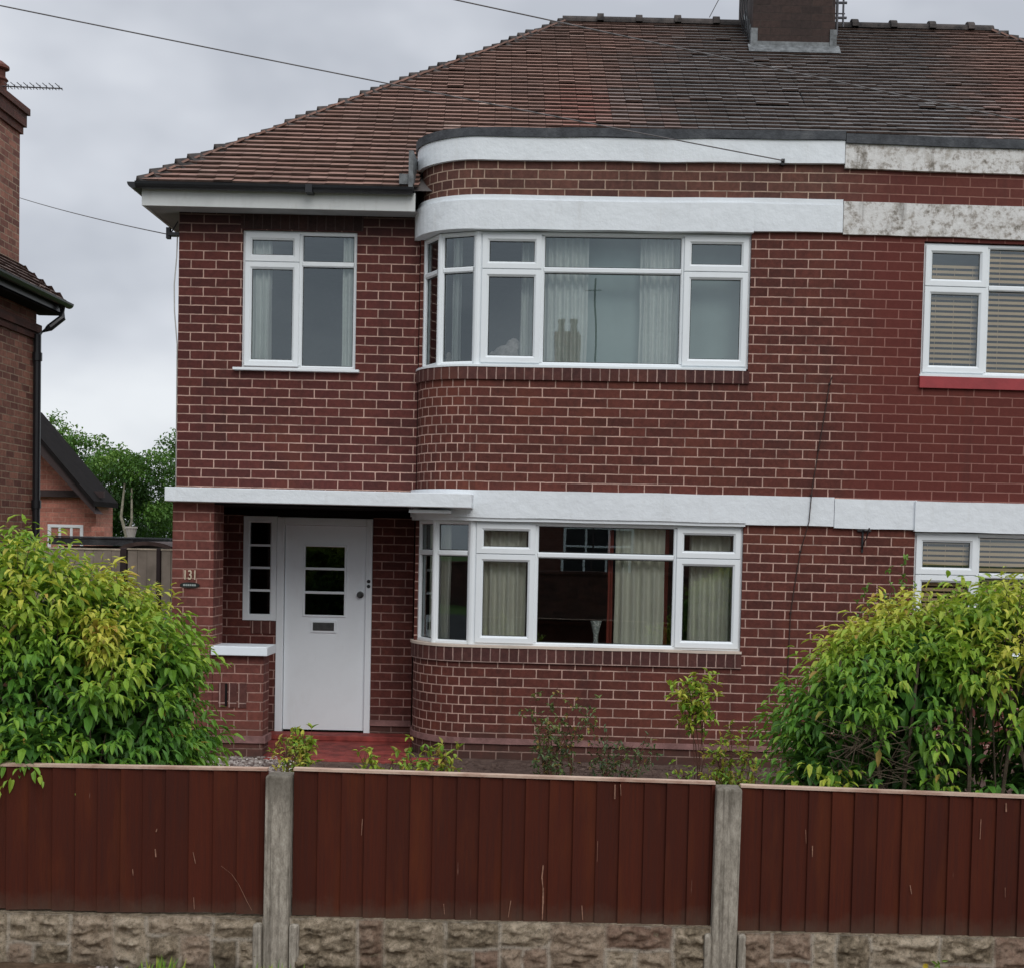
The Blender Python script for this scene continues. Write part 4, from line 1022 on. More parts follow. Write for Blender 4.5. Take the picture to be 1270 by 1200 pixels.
for (x0, z0, wd, hh) in ((-2.3, .45, 2.2, 2.1), (-2.3, 3.2, 2.0, 1.2), (-8.5, .6, 2.4, 1.7), (-8.5, 3.2, 2.0, 1.2), (3.4, .6, 2.4, 1.7), (3.4, 3.2, 2.0, 1.2)):
    wt2 = (lambda q, x0=x0: (x0 + wd - q[0], OY + .005 + q[1], q[2]))
    fr = MB(); ringm(fr, wt2, 0, wd, z0, z0 + hh, .08, -.04, .03)
    for u in (.35, .68): bar(fr, wt2, wd * u, wd * u + .07, z0 + .05, z0 + hh - .05, -.03, .02, True)
    bar(fr, wt2, .05, wd - .05, z0 + hh * .7, z0 + hh * .7 + .06, -.03, .018)
    wn = fr.build('window', M['upvc'], oh); mb = MB(); mb.face([wt2((.05, .004, z0 + .05)), wt2((wd - .05, .004, z0 + .05)), wt2((wd - .05, .004, z0 + hh - .05)), wt2((.05, .004, z0 + hh - .05))]); mb.build('pane', M['black'], wn)
mb = MB(); mb.tube([(-.98, -23.0, 0), (-1.0, -23.0, 8.6)], .022, 8); mb.tube([(-1.25, -23, 8.3), (-.85, -23, 8.3)], .012, 5)
tag(mb.build('telegraph_pole', M['darkpost'], None), 'telegraph pole across the street, a thin line reflected in the wide upstairs pane', 'telegraph pole')

mb = MB(); mb.box(-30, 24, -21.0, -20.75, -.3, 1.15); mb.box(-30, 24, -21.04, -20.71, 1.152, 1.22); tag(mb.build('garden_wall', M['brick_nbd'], None), 'long dark brick garden wall across the street, reflected low in the downstairs bay panes', 'wall')

# ------------------------------------------------------------------ back of the side passage
def board_panel(name, x0, x1, y, z0, z1, lab, grp):
    t = thing(name, lab, 'fence panel', grp, (x0, y, z0))
    n = max(2, int((x1 - x0) / .10)); w = (x1 - x0) / n; mb = MB()
    for i in range(n): 
        dy = random.uniform(0, .006); mb.box(i * w + .002, (i + 1) * w - .002, -.018 - dy, 0, 0, z1 - z0 - .02)
    o = mb.build('boards', M['gardenwood'], t)
    mb = MB(); mb.box(-.005, x1 - x0 + .005, -.035, .015, z1 - z0 - .018, z1 - z0); mb.build('capping', M['capwood'], t)
board_panel('garden_fence_panel', -6.3, -5.07, 3.0, -.1, 1.69, 'weathered grey-brown board fence panel next to the orange brick outbuilding', 'garden fence between the houses')
board_panel('garden_fence_panel', -4.985, -4.655, 3.0, -.1, 1.70, 'narrow weathered board fence panel between two dark posts', 'garden fence between the houses')
board_panel('garden_fence_panel', -4.60, -3.62, 3.0, -.1, 1.70, 'weathered board fence panel running behind the brick porch pier', 'garden fence between the houses')
for x, l in ((-5.06, 'dark post left of the narrow garden fence panel'), (-4.648, 'dark post right of the narrow garden fence panel')):
    mb = MB(); mb.box(x, x + .07 if x < -5 else x + .045, 2.94, 3.04, -.1, 1.70); tag(mb.build('fence_post', M['darkpost'], None, bevel=.008), l, 'fence post', 'dark posts of the garden fence')
sh = thing('garden_shed', 'low dark shed roof with felt edge just above the grey garden fence', 'shed')
mb = MB(); mb.box(-6.9, -5.93, 6.0, 8, -.1, 1.68); mb.build('wall', M['darkpost'], sh)
mb = MB(); mb.box(-7.0, -5.86, 5.9, 8.1, 1.70, 1.79); mb.box(-7.02, -5.84, 5.88, 8.12, 1.795, 1.815); mb.build('roof', M['felt'], sh)
sh = thing('lean_to', 'low lean-to with shallow humped brown roof above the grey garden fence', 'outbuilding')
mb = MB(); mb.box(-5.6, -3.9, 5.2, 7, -.1, 1.66); mb.build('wall', M['darkpost'], sh)
mb = MB(); V = []
for y in (5.1, 7.1):
    for i in range(13):
        t = i / 12; V.append((-5.80 + 1.9 * t * .5, y, 1.67 + .10 * math.sin(math.pi * min(1, t * 1.25)) ** .6 if t < .8 else 1.69))
V2 = [(x, y, z - .05) for x, y, z in V]
mb.mesh_faces(V + V2, [(i, i + 1, i + 14, i + 13) for i in range(12)] + [(i, i + 1, i + 27, i + 26) for i in range(12)])
mb.build('roof', M['roofbrown'], sh)
mb = MB(); mb.lathe([(.05, 1.82), (.075, 1.94), (.085, 1.94), (.085, 1.965), (.06, 1.96)], -5.93, 6.05, 14)
tag(mb.build('plant_pot', M['pot'], None), 'small white plant pot standing on the dark shed roof', 'plant pot')
mb = MB(); mb.box(-11, -9.0, 10.0, 10.2, -.1, 1.0); mb.box(-8.2, -7.98, 11.0, 11.3, -.1, 1.98); tag(mb.build('garden_wall', M['brick_out'], None), 'bit of orange brick garden wall right of the gabled outbuilding', 'wall')

# ------------------------------------------------------------------ foliage
def leaf(mb, p, d, n, L, W, c, fold=.35, curl=.25):
    """one pointed folded leaf: p base, d direction, n up normal"""
    d = d.normalized(); s = d.cross(n)
    if s.length < 1e-3: s = d.cross(Vector((1, 0, 0)))
    s.normalize(); n = s.cross(d).normalized()
    m1 = p + d * L * .35 + n * 0; m2 = p + d * L * .72 - n * L * curl * .25; t = p + d * L - n * L * curl * .6
    h = n * W * fold
    L1, R1 = m1 - s * W * .5 + h, m1 + s * W * .5 + h; L2, R2 = m2 - s * W * .36 + h * .7, m2 + s * W * .36 + h * .7
    mb.mesh_faces([p, m1, m2, t, L1, R1, L2, R2], [(0, 4, 1), (0, 1, 5), (4, 6, 2, 1), (1, 2, 7, 5), (6, 3, 2), (2, 3, 7)], 0, c)
def rnd_dir(rng):
    while True:
        v = Vector((rng.uniform(-1, 1), rng.uniform(-1, 1), rng.uniform(-1, 1)))
        if .05 < v.length < 1: return v.normalized()
def nz_(d): return d.z
def shrub(name, label, cat, blobs, nshoot, seed, keep, leafL=.068, density=1., mat='leaf', stems=(), grp=None, top=1.8, inner=2200):
    rng = random.Random(seed)
    base = Vector((blobs[0][0][0], blobs[0][0][1], Z_G)); root = thing(name, label, cat, grp)
    mb = MB(); st = MB()
    def inside(p, k=.93):
        for c, r in blobs:
            q = Vector(((p.x - c[0]) / r[0], (p.y - c[1]) / r[1], (p.z - c[2]) / r[2]))
            if q.length < k: return True
        return False
    areas = [r[0] * r[1] + r[1] * r[2] + r[0] * r[2] for c, r in blobs]; tot = sum(areas)
    cnt = 0; tries = 0
    while cnt < nshoot and tries < nshoot * 12:
        tries += 1
        x = rng.random() * tot; bi = 0
        while x > areas[bi]: x -= areas[bi]; bi += 1
        c, r = blobs[bi]; c = Vector(c); d = rnd_dir(rng)
        bump = 1 + .16 * noise.noise(Vector((d.x * 2.6 + seed, d.y * 2.6, d.z * 2.6))) + .07 * noise.noise(Vector((d.x * 7, d.y * 7 + seed, d.z * 7)))
        p = c + Vector((d.x * r[0], d.y * r[1], d.z * r[2])) * bump
        if inside(p, .90) or not keep(p, rng): continue
        gap = noise.noise(Vector((p.x * 4.2 + seed, p.y * 4.2, p.z * 4.2)))
        if gap < -.16 and rng.random() < .85 and nz_(d) < .75: continue
        cnt += 1
        nrm = Vector((d.x / r[0], d.y / r[1], d.z / r[2])).normalized()
        sd = (nrm * .8 + Vector((0, 0, .45)) + rnd_dir(rng) * .45).normalized()
        lsz = rng.uniform(.75, 1.12); SLn = rng.uniform(.07, .20); nl = rng.randint(7, 11)
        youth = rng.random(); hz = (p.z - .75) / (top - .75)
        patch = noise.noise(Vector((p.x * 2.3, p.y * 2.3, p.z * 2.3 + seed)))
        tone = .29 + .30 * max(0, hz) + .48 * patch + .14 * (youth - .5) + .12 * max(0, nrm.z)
        ang = rng.uniform(0, 6.28)
        p0 = p - sd * .09
        a = sd.cross(Vector((0, 0, 1)));  a = a.normalized() if a.length > .01 else Vector((1, 0, 0)); b = sd.cross(a)
        prev = p0
        for i in range(nl):
            t = i / nl; q = p0 + sd * (SLn * 1.3 + .05) * t + Vector((0, 0, -.05)) * t * t
            ang += 2.4 + rng.uniform(-.4, .4)
            out = (a * math.cos(ang) + b * math.sin(ang))
            ld = (out * (1.0 - .45 * t) + sd * (.35 + .9 * t) + Vector((0, 0, -.75 - .45 * rng.random())) + rnd_dir(rng) * .18)
            Lf = leafL * rng.uniform(.55, 1.2) * lsz * (1 - .38 * t)
            tt = tone + .30 * t ** 1.5 + rng.uniform(-.09, .09)
            yel = 0
            if rng.random() < .02 or (patch > .25 and rng.random() < .14): yel = rng.uniform(.4, 1)
            up_ = (sd * .3 + Vector((0, 0, 1)) + out * .5).normalized()
            leaf(mb, q, ld, up_, Lf, Lf * rng.uniform(.32, .42), (max(0, min(1, tt)), yel, 0), .30, rng.uniform(.1, .6))
        if rng.random() < .35: st.tube([p0 - sd * .12 + Vector((0, 0, -.04)), p0, p0 + sd * SLn], [.003, .0025, .001], 4)
    # inner, shaded leaves fill the depth
    for _ in range(inner):
        c, r = blobs[rng.randrange(len(blobs))]; d = rnd_dir(rng) * (rng.random() ** .4) * .88
        p = Vector((c[0] + d.x * r[0], c[1] + d.y * r[1], c[2] + d.z * r[2]))
        if not keep(p, rng): continue
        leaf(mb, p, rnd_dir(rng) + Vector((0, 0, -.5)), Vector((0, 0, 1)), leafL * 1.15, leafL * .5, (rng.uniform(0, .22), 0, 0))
    mb.build('foliage', M[mat], root)
    for s_ in stems: st.tube(s_[0], s_[1], 6)
    rng2 = random.Random(seed + 1)
    for _ in range(26):
        c, r = blobs[rng2.randrange(len(blobs))]
        b0 = Vector((c[0] + rng2.uniform(-.3, .3) * r[0], c[1] + rng2.uniform(-.3, .3) * r[1], Z_G)); d = rnd_dir(rng2)
        e_ = Vector((c[0] + d.x * r[0] * .8, c[1] + d.y * r[1] * .8, c[2] + abs(d.z) * r[2] * .7)); m_ = b0.lerp(e_, .5) + rnd_dir(rng2) * .08
        st.tube([b0, m_, e_], [.012, .008, .003], 5)
    st.build('stems', M['bark'], root)
    return root
def keepL(p, rng): 
    if p.z < .55 or p.x < -3.9: return False
    if p.y < -6.62 and p.z < .9 and not (-2.42 < p.x < -2.18): return False
    return True
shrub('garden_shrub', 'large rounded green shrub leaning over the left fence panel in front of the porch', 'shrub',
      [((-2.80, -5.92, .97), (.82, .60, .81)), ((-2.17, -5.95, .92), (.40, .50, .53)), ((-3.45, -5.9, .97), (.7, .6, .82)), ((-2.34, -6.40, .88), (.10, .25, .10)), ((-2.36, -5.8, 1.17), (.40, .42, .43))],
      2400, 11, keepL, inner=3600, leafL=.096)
def keepR(p, rng):
    if p.z < .50: return False
    if p.y < -6.47: return False
    h = ((p.x - 1.98) / .30) ** 2 + ((p.z - .98) / .26) ** 2
    if h < 1 and p.y < -5.6: return rng.random() < .10
    h = ((p.x - 1.42) / .22) ** 2 + ((p.z - .92) / .20) ** 2
    if h < 1 and p.y < -5.6: return rng.random() < .12
    return True
stR = []
rs_ = random.Random(5)
for x, y in ((1.86, -6.3), (2.02, -6.2), (2.18, -6.25), (1.6, -6.35), (1.75, -6.1), (2.3, -6.3), (1.48, -6.3), (1.40, -6.25)):
    e_ = (x + rs_.uniform(-.15, .15), y + rs_.uniform(-.1, .1), 1.35)
    stR.append(([(x, y, Z_G), (x + rs_.uniform(-.05, .05), y, .6), e_], [.016, .011, .006]))
for _ in range(60):
    x = 1.25 + rs_.random() * .45; z = .65 + rs_.random() * .35
    stR.append(([(x, -6.35, z), (x + rs_.uniform(-.10, .10), -6.4, z + rs_.uniform(.03, .09)), (x + rs_.uniform(-.2, .2), -6.4, z + rs_.uniform(.0, .2))], [.003, .0025, .001]))
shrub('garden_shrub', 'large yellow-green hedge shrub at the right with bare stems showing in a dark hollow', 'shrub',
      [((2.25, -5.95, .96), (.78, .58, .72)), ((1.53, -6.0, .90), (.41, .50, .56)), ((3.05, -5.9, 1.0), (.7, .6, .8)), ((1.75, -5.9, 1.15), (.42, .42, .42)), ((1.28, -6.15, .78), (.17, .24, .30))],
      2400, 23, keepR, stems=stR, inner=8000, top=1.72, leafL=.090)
# feathery dark sprig behind the right shrub
def sprig(name, lab, cat, x, y, z0, h, w, n, seed, mat, L, tone, yel=.1, stemmat='bark_red', nst=5, top_bias=1., grp=None, hmin=.55):
    rng = random.Random(seed); root = thing(name, lab, cat, grp, (0, 0, 0)); mb = MB(); st = MB()
    for s_ in range(nst):
        bx, by = x + rng.uniform(-.25, .25) * w, y + rng.uniform(-.2, .2) * w
        tx, ty, tz = x + rng.uniform(-.5, .5) * w, y + rng.uniform(-.3, .3) * w, z0 + h * rng.uniform(hmin, 1)
        P = [Vector((bx, by, z0))]
        for i in range(1, 6):
            t = i / 5; P.append(Vector((bx + (tx - bx) * t ** 1.3, by + (ty - by) * t, z0 + (tz - z0) * t)) + rnd_dir(rng) * .02)
        st.tube(P, [.006 * (1 - .8 * i / 5) for i in range(6)], 5)
        for j in range(n // nst):
            t = 1 - (1 - rng.random() ** top_bias) * 1.; i = min(4, int(t * 5)); q = P[i].lerp(P[i + 1], t * 5 - i)
            tw = rnd_dir(rng) * .11 * (1.15 - t * .4) * min(1, w * 3 + .3); q2 = q + tw
            if rng.random() < .8: st.tube([q, q2], [.0022, .001], 3)
            else: q2 = q
            for m_ in range(3):
                leaf(mb, q2, rnd_dir(rng) + Vector((0, 0, .1)), Vector((0, 0, 1)), L * rng.uniform(.7, 1.2), L * .45, (max(0, min(1, rng.gauss(tone, .14) + .2 * (t - .5))), (rng.uniform(.4, 1) if rng.random() < yel else 0), 0))
    mb.build('foliage', M[mat], root); st.build('stems', M[stemmat], root); return root
sprig('garden_plant', 'dark feathery green sprig poking up behind the top of the right-hand shrub', 'plant', 1.70, -5.25, .2, 1.62, .30, 500, 3, 'leaf_tree', .035, .75, 0, nst=9, top_bias=.5)
sprig('rose_bush', 'sparse rose bush with small grey-green leaves in the soil below the bay window', 'plant', -.02, -1.7, Z_G, .80, .62, 240, 4, 'leaf_rose', .046, .48, .12, nst=10, grp=None)
sprig('rose_bush', 'low straggly rose bush right of the bigger one, hugging the plinth of the bay', 'plant', .50, -1.75, Z_G, .48, .60, 150, 14, 'leaf_rose', .042, .35, .05, nst=7)
sprig('garden_plant', 'tall thin plant with a bright yellow-green top before the right end of the bay', 'plant', .92, -3.6, Z_G, 1.08, .24, 130, 6, 'leaf', .058, .66, .06, nst=5, top_bias=.10, hmin=.86)
sprig('garden_plant', 'thin upright plant with rusty stems and pale leaves beside the right-hand shrub', 'plant', 1.10, -3.9, Z_G, .93, .26, 300, 8, 'leaf', .044, .62, .30, nst=11, top_bias=.6, hmin=.4)
sprig('garden_plant', 'low tangle of orange and green leaves at the foot of the right-hand shrub', 'plant', 1.02, -5.0, Z_G,   .70, .40, 380, 9, 'leaf', .040, .55, .30, nst=14, top_bias=.8)
sprig('garden_plant', 'small yellow-green plant standing in front of the red doorstep', 'plant', -1.41, -5.2, Z_G, .89, .15, 80, 10, 'leaf', .046, .60, .25, nst=4, top_bias=.12, hmin=.9)
sprig('garden_plant', 'pale mixed little plant just behind the left concrete post', 'plant', -1.30, -6.2, .2, .76, .18, 170, 12, 'leaf', .032, .70, .35, nst=7, top_bias=.3)
sprig('garden_plant', 'low yellow-green leafy clump in front of the left end of the bay', 'plant', -.92, -5.3, Z_G, .76, .30, 80, 13, 'leaf', .042, .60, .2, nst=6, top_bias=.12, hmin=.88)
sprig('garden_plant', 'small plant with a few orange leaves near the curved foot of the bay', 'plant', -.72, -5.0, Z_G, .78, .26, 90, 15, 'leaf', .048, .58, .5, nst=5, top_bias=.12, hmin=.88)
sprig('garden_plant', 'tiny flat green tuft showing over the middle fence panel', 'plant', .62, -5.2, Z_G, .74, .16, 90, 16, 'leaf', .030, .55, 0, nst=6, top_bias=.2)
# a broken spray of leaves drooping over the fence at the left
# trees behind
def tree(name, lab, cx_, cy_, blobs, n, seed, trunk, tmat='bark', grp=None, L=.105):
    rng = random.Random(seed); root = thing(name, lab, 'tree', grp); mb = MB(); tk = MB()
    for (c, r) in blobs:
        for _ in range(int(n * r[0] * r[2])):
            d = rnd_dir(rng); k_ = .72 + .30 * rng.random() + .22 * noise.noise(Vector((d.x * 2.2 + c[0], d.y * 2.2, d.z * 2.2 + seed)))
            p = Vector((c[0] + d.x * r[0] * k_, c[1] + d.y * r[1] * k_, c[2] + d.z * r[2] * k_))
            cl = noise.noise(Vector((p.x * 1.7, p.y * 1.7, p.z * 2.2)))
            if cl < -.28: continue
            for m_ in range(8):
                q = p + rnd_dir(rng) * .11; tn = .34 + .75 * cl + .28 * d.z + rng.uniform(-.15, .15)
                leaf(mb, q, rnd_dir(rng) + Vector((0, 0, -.3)), Vector((0, 0, 1)), L * rng.uniform(.6, 1.1), L * .5, (max(0, min(1, tn)), 0, 0))
    mb.build('crown', M['leaf_tree'], root)
    for P, rr in trunk: tk.tube(P, rr, 7)
    tk.build('trunk', M[tmat], root)
GT = 'trees behind the side passage'
tree('garden_tree', 'broad dark green tree whose crown rises behind the gabled outbuilding', -12, 20,
     [((-12.7, 20.5, 3.4), (1.0, .9, 1.35)), ((-11.7, 20, 3.1), (1.1, .9, 1.15)), ((-10.9, 20, 2.85), (.95, .8, 1.05)), ((-12.2, 20, 2.0), (1.8, .9, .9))], 620, 31,
     [([(-12, 20, 0), (-12.0, 20, 1.6), (-11.6, 20, 3.2)], [.12, .10, .04]), ([(-12, 20, 1.4), (-12.6, 20.2, 3.0)], [.08, .03])], grp=GT)
tree('garden_tree', 'green tree with a pale forked trunk above the shed roof', -9.9, 18,
     [((-10.2, 18.6, 3.1), (.9, .7, .68)), ((-9.5, 18.6, 3.2), (.7, .6, .6)), ((-10.6, 18.8, 2.55), (.7, .7, .5)), ((-9.3, 18.7, 2.2), (.7, .7, .45))], 640, 32,
     [([(-9.80, 18, 0), (-9.86, 18, 1.85), (-9.98, 18, 2.25), (-9.94, 18.1, 3.0)], [.07, .045, .032, .02]), ([(-9.85, 18, 1.8), (-9.74, 18, 2.15), (-9.78, 18.1, 2.9)], [.035, .028, .02])], 'bark_pale', grp=GT)
tree('garden_tree', 'dark tree whose crown shows right against the brick corner of the house', -8.7, 21,
     [((-9.2, 21, 3.4), (.95, .8, 1.05)), ((-8.2, 21, 2.6), (1.0, .8, 1.2)), ((-9.4, 21.3, 2.1), (1.1, .8, .9))], 620, 33,
     [([(-8.7, 21, 0), (-8.6, 21, 1.6), (-8.9, 21, 3.0)], [.12, .09, .04])], grp=GT)
tree('garden_tree', 'shadowy low tree filling the gap behind the shed and lean-to roofs', -10, 23,
     [((-11.6, 23, 1.7), (1.6, .8, 1.3)), ((-9.6, 23, 1.7), (1.7, .8, 1.35)), ((-13.6, 23, 2.0), (1.5, .8, 1.4))], 560, 34,
     [([(-10, 23, 0), (-10, 23, 2.0)], [.12, .06]), ([(-11.35, 19.2, 0), (-11.3, 19.2, 2.2)], [.05, .04])], grp=GT)

# ------------------------------------------------------------------ front boundary
FY = -6.67
def fence_panel(x0, x1, zt0, zt1, zb, lab, seed, scratches=()):
    rng = random.Random(seed); t = thing('board_fence', lab, 'fence', 'dark red-brown front fence panels', (x0, FY, zb))
    slope = (zt1 - zt0) / (x1 - x0); H = zt0 - zb
    def tf(q): return (q[0], q[1], q[2] + slope * q[0] * 1.0)
    x = 0; 
    mb = MB(); W_ = x1 - x0
    while x < W_ - .01:
        w = min(.100 + rng.uniform(-.006, .006), W_ - x); c = (rng.random(), rng.uniform(0, 4), rng.uniform(0, 9)); dy = rng.uniform(-.002, .002); zb_ = rng.uniform(-.006, .002)
        # feather edge: thick left edge overlapping the thin right edge of its neighbour
        V = [(x, -.016 + dy, zb_), (x + w + .004, -.004 + dy, zb_), (x + w + .004, .004, zb_), (x, .004, zb_)]
        T = [(a, b, H - .012) for a, b, _ in V]
        P = [tf(q) for q in V + T]
        mb.mesh_faces(P, [(0, 1, 5, 4), (1, 2, 6, 5), (3, 0, 4, 7), (2, 3, 7, 6), (0, 3, 2, 1)], 0, c)
        x += w
    for (pts_, wd) in scratches:
        for (xa, za), (xb, zb2) in zip(pts_[:-1], pts_[1:]):
            mb.face([(xa - x0, -.0215, za - zb), (xa - x0 + wd, -.0215, za - zb), (xb - x0 + wd * rng.uniform(.5, 1.3), -.0215, zb2 - zb), (xb - x0, -.0215, zb2 - zb)], None, 1)
    mb.build('boards', [M['fence'], M['scratch']], t)
    mb = MB(); mb.box(-.002, W_ + .002, -.021, .022, H - .011, H, tf=tf); mb.build('capping', M['cap'], t)
    mb = MB()
    for z in (.04, H * .5, H - .08): mb.box(0, W_, .004, .034, z, z + .035, tf=tf)
    mb.build('rail', M['fence'], t)
fence_panel(-3.09, -1.262, .848, .857, .213, 'dark red-brown board fence panel at the left under the leafy shrub', 1, [([(-1.455, 0.429), (-1.409, 0.395), (-1.377, 0.35), (-1.344, 0.283), (-1.319, 0.238)], 0.002), ([(-1.742, 0.496), (-1.739, 0.461)], 0.005), ([(-1.577, 0.486), (-1.566, 0.437)], 0.003), ([(-1.838, 0.406), (-1.835, 0.378)], 0.004), ([(-1.735, 0.584), (-1.739, 0.57)], 0.004), ([(-1.572, 0.289), (-1.569, 0.236)], 0.003)])
fence_panel(-1.145, .674, .861, .842, .219, 'dark red-brown board fence panel between the two concrete posts', 2, [([(-0.063, 0.464), (-0.067, 0.408), (-0.061, 0.366), (-0.061, 0.295), (-0.061, 0.225)], 0.006), ([(-0.199, 0.306), (-0.208, 0.232)], 0.004), ([(-0.489, 0.285), (-0.484, 0.24)], 0.003), ([(0.109, 0.292), (0.114, 0.229)], 0.004), ([(0.239, 0.822), (0.239, 0.759)], 0.006), ([(0.264, 0.823), (0.268, 0.774)], 0.003), ([(-0.847, 0.647), (-0.85, 0.576)], 0.003), ([(0.172, 0.575), (0.172, 0.484)], 0.002)])
fence_panel(.788, 2.61, .832, .802, .200, 'dark red-brown board fence panel right of the right-hand concrete post', 3, [([(1.099, 0.575), (1.101, 0.526)], 0.005), ([(1.069, 0.645), (1.073, 0.585)], 0.002), ([(1.929, 0.78), (1.93, 0.742)], 0.005), ([(1.527, 0.413), (1.535, 0.374)], 0.004), ([(1.824, 0.708), (1.823, 0.62)], 0.003), ([(1.939, 0.412), (1.942, 0.369)], 0.002)])
fence_panel(2.74, 4.56, .790, .765, .185, 'dark red-brown board fence panel beyond the right edge of the photo', 4)
fence_panel(-5.04, -3.22, .835, .845, .208, 'dark red-brown board fence panel beyond the left edge of the photo', 5)
def cpost(x0, x1, zt, lab, lean):
    mb = MB(); y0, y1 = FY - .055, FY + .06
    mb.box(x0, x1, y0, y1, -.3, zt, tf=lambda q: (q[0] + lean * (q[2] - .5), q[1], q[2]))
    for o_ in (.012,): pass
    o = mb.build('concrete_post', M['concrete'], None, weld=True, bevel=.010); tag(o, lab, 'fence post', 'weathered concrete posts of the front fence')
cpost(-1.262, -1.150, .832, 'left weathered concrete post with small plants behind its top', .004)
cpost(.674, .786, .820, 'right weathered concrete post beside the yellow-green shrub', .008)
cpost(-3.21, -3.10, .832, 'weathered concrete post at the far left end of the left fence panel', 0)
cpost(2.62, 2.73, .80, 'weathered concrete post at the far right end of the right fence panel', 0)
# rock-faced walling below the panels
def rock_wall(x0, x1, z0, z1, lab, seed):
    rng = random.Random(seed); blocks = []; x = x0 
    while x < x1:
        w = rng.uniform(.10, .30)
        if x1 - x - w < .10: w = x1 - x
        zz = z1; 
        if rng.random() < .7 and w > .17:
            h = rng.uniform(.085, .15); blocks.append((x, x + w, zz - h, zz)); blocks.append((x, x + w * rng.uniform(.4, .6), z0, zz - h)); b = blocks[-1]; blocks.append((b[1], x + w, z0, zz - h))
        else: blocks.append((x, x + w, z0, zz))
        x += w
    st = .0075; nx = int((x1 - x0) / st); nz = int((z1 - z0) / st); mb = MB(); V = []; C = []
    tones = {id(b): (rng.random(), rng.random()) for b in blocks}
    for j in range(nz + 1):
        for i in range(nx + 1):
            px_ = x0 + (x1 - x0) * i / nx; pz = z0 + (z1 - z0) * j / nz
            wx = px_ + .010 * noise.noise(Vector((px_ * 14, pz * 14, seed))); wz = pz + .010 * noise.noise(Vector((px_ * 14, pz * 14, seed + 5)))
            e = .05; bb = None
            for b in blocks:
                if b[0] <= wx <= b[1] and b[2] <= wz <= b[3]:
                    e = min(wx - b[0], b[1] - wx, wz - b[2], b[3] - wz); bb = b; break
            if bb is None: e = .0
            mort = max(0, 1 - e / .013) * (.35 + .65 * (noise.noise(Vector((px_ * 6, pz * 6, seed + 2.))) > -.15))
            face_ = min(1, max(0, (e - .006) / .028))
            rough = noise.fractal(Vector((px_ * 13, pz * 27, seed * 3.)), .75, 2.2, 6)
            hh = .016 * face_ ** .6 + face_ * (.030 * rough + .020 * max(0, noise.noise(Vector((px_ * 9, pz * 26, seed + 9.)))) ) + mort * .012
            V.append((px_, FY - .030 - hh, pz)); tn = tones[id(bb)] if bb else (.5, .5); C.append((mort, tn[0], tn[1]))
    F = [(j * (nx + 1) + i, j * (nx + 1) + i + 1, (j + 1) * (nx + 1) + i + 1, (j + 1) * (nx + 1) + i) for j in range(nz) for i in range(nx)]
    i0 = len(mb.v); mb.v.extend(V)
    for f in F:
        mb.f.append(f); mb.uv.append([(V[a][0], V[a][2]) for a in f]); mb.mi.append(0)
        c = C[f[0]]; mb.c.append(c)
    mb.box(x0, x1, FY - .03, FY + .05, z0, z1 - .002, 0, (0, .3, .3))
    o = mb.build('rock_faced_wall', M['rock'], None, smooth=False); o.data.polygons.foreach_set('use_smooth', [True] * len(F) + [False] * 6)
    tag(o, lab, 'wall', 'low rock-faced walling under the fence')
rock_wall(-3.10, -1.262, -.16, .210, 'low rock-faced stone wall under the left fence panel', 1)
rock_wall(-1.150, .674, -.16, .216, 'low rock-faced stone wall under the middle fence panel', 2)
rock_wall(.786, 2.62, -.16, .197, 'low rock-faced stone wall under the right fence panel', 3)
rock_wall(2.73, 4.56, -.16, .182, 'low rock-faced stone wall beyond the right edge of the photo', 4)
rock_wall(-5.04, -3.21, -.16, .205, 'low rock-faced stone wall beyond the left edge of the photo', 5)
for (xa, xb, zt, l) in ((-1.305, -1.265, .19, 'mortar haunching left of the left concrete post'), (-1.148, -1.105, .19, 'mortar haunching right of the left concrete post'), (.640, .673, .19, 'mortar haunching left of the right concrete post'), (.787, .822, .19, 'mortar haunching right of the right concrete post')):
    mb = MB(); mb.box(xa, xb, FY - .068, FY - .02, -.16, zt); tag(mb.build('mortar_haunching', M['concrete'], None, bevel=.012), l, 'mortar', 'mortar beside the concrete posts')

# ------------------------------------------------------------------ ground
def sheet(name, x0, x1, y0, y1, z, mat, nx=1, ny=1, amp=0., kind='structure'):
    mb = MB(); V = []
    for j in range(ny + 1):
        for i in range(nx + 1):
            x = x0 + (x1 - x0) * i / nx; y = y0 + (y1 - y0) * j / ny
            V.append((x, y, z + (amp * noise.fractal(Vector((x * 2.2, y * 2.2, 0)), 1, 2, 5) if amp else 0)))
    mb.mesh_faces(V, [(j * (nx + 1) + i, j * (nx + 1) + i + 1, (j + 1) * (nx + 1) + i + 1, (j + 1) * (nx + 1) + i) for j in range(ny) for i in range(nx)])
    o = mb.build(name, M[mat], None, smooth=True); o['kind'] = kind; return o
sheet('ground', -250, 250, -250, 250, -.20, 'grass')
sheet('garden_soil', -3.3, 8.2, FY + .03, -.2, Z_G - .012, 'soil', 220, 120, .022)
sheet('side_path', -6.5, -3.3, -6.6, 12, -.10, 'paving')
mb = MB(); V = []; NXg, NYg = 500, 12
for j in range(NYg + 1):
    for i in range(NXg + 1):
        x = -14 + 28 * i / NXg; y = -7.35 + (FY - .02 + 7.35) * j / NYg; xc = max(-3.5, min(3.5, x))
        V.append((x, y, -.052 - .020 * xc + .020 * noise.fractal(Vector((x * 3.2, y * 3.2, 0)), 1, 2, 5)))
mb.mesh_faces(V, [(j * (NXg + 1) + i, j * (NXg + 1) + i + 1, (j + 1) * (NXg + 1) + i + 1, (j + 1) * (NXg + 1) + i) for j in range(NYg) for i in range(NXg)])
o = mb.build('verge', M['verge'], None, smooth=True); o['kind'] = 'structure'
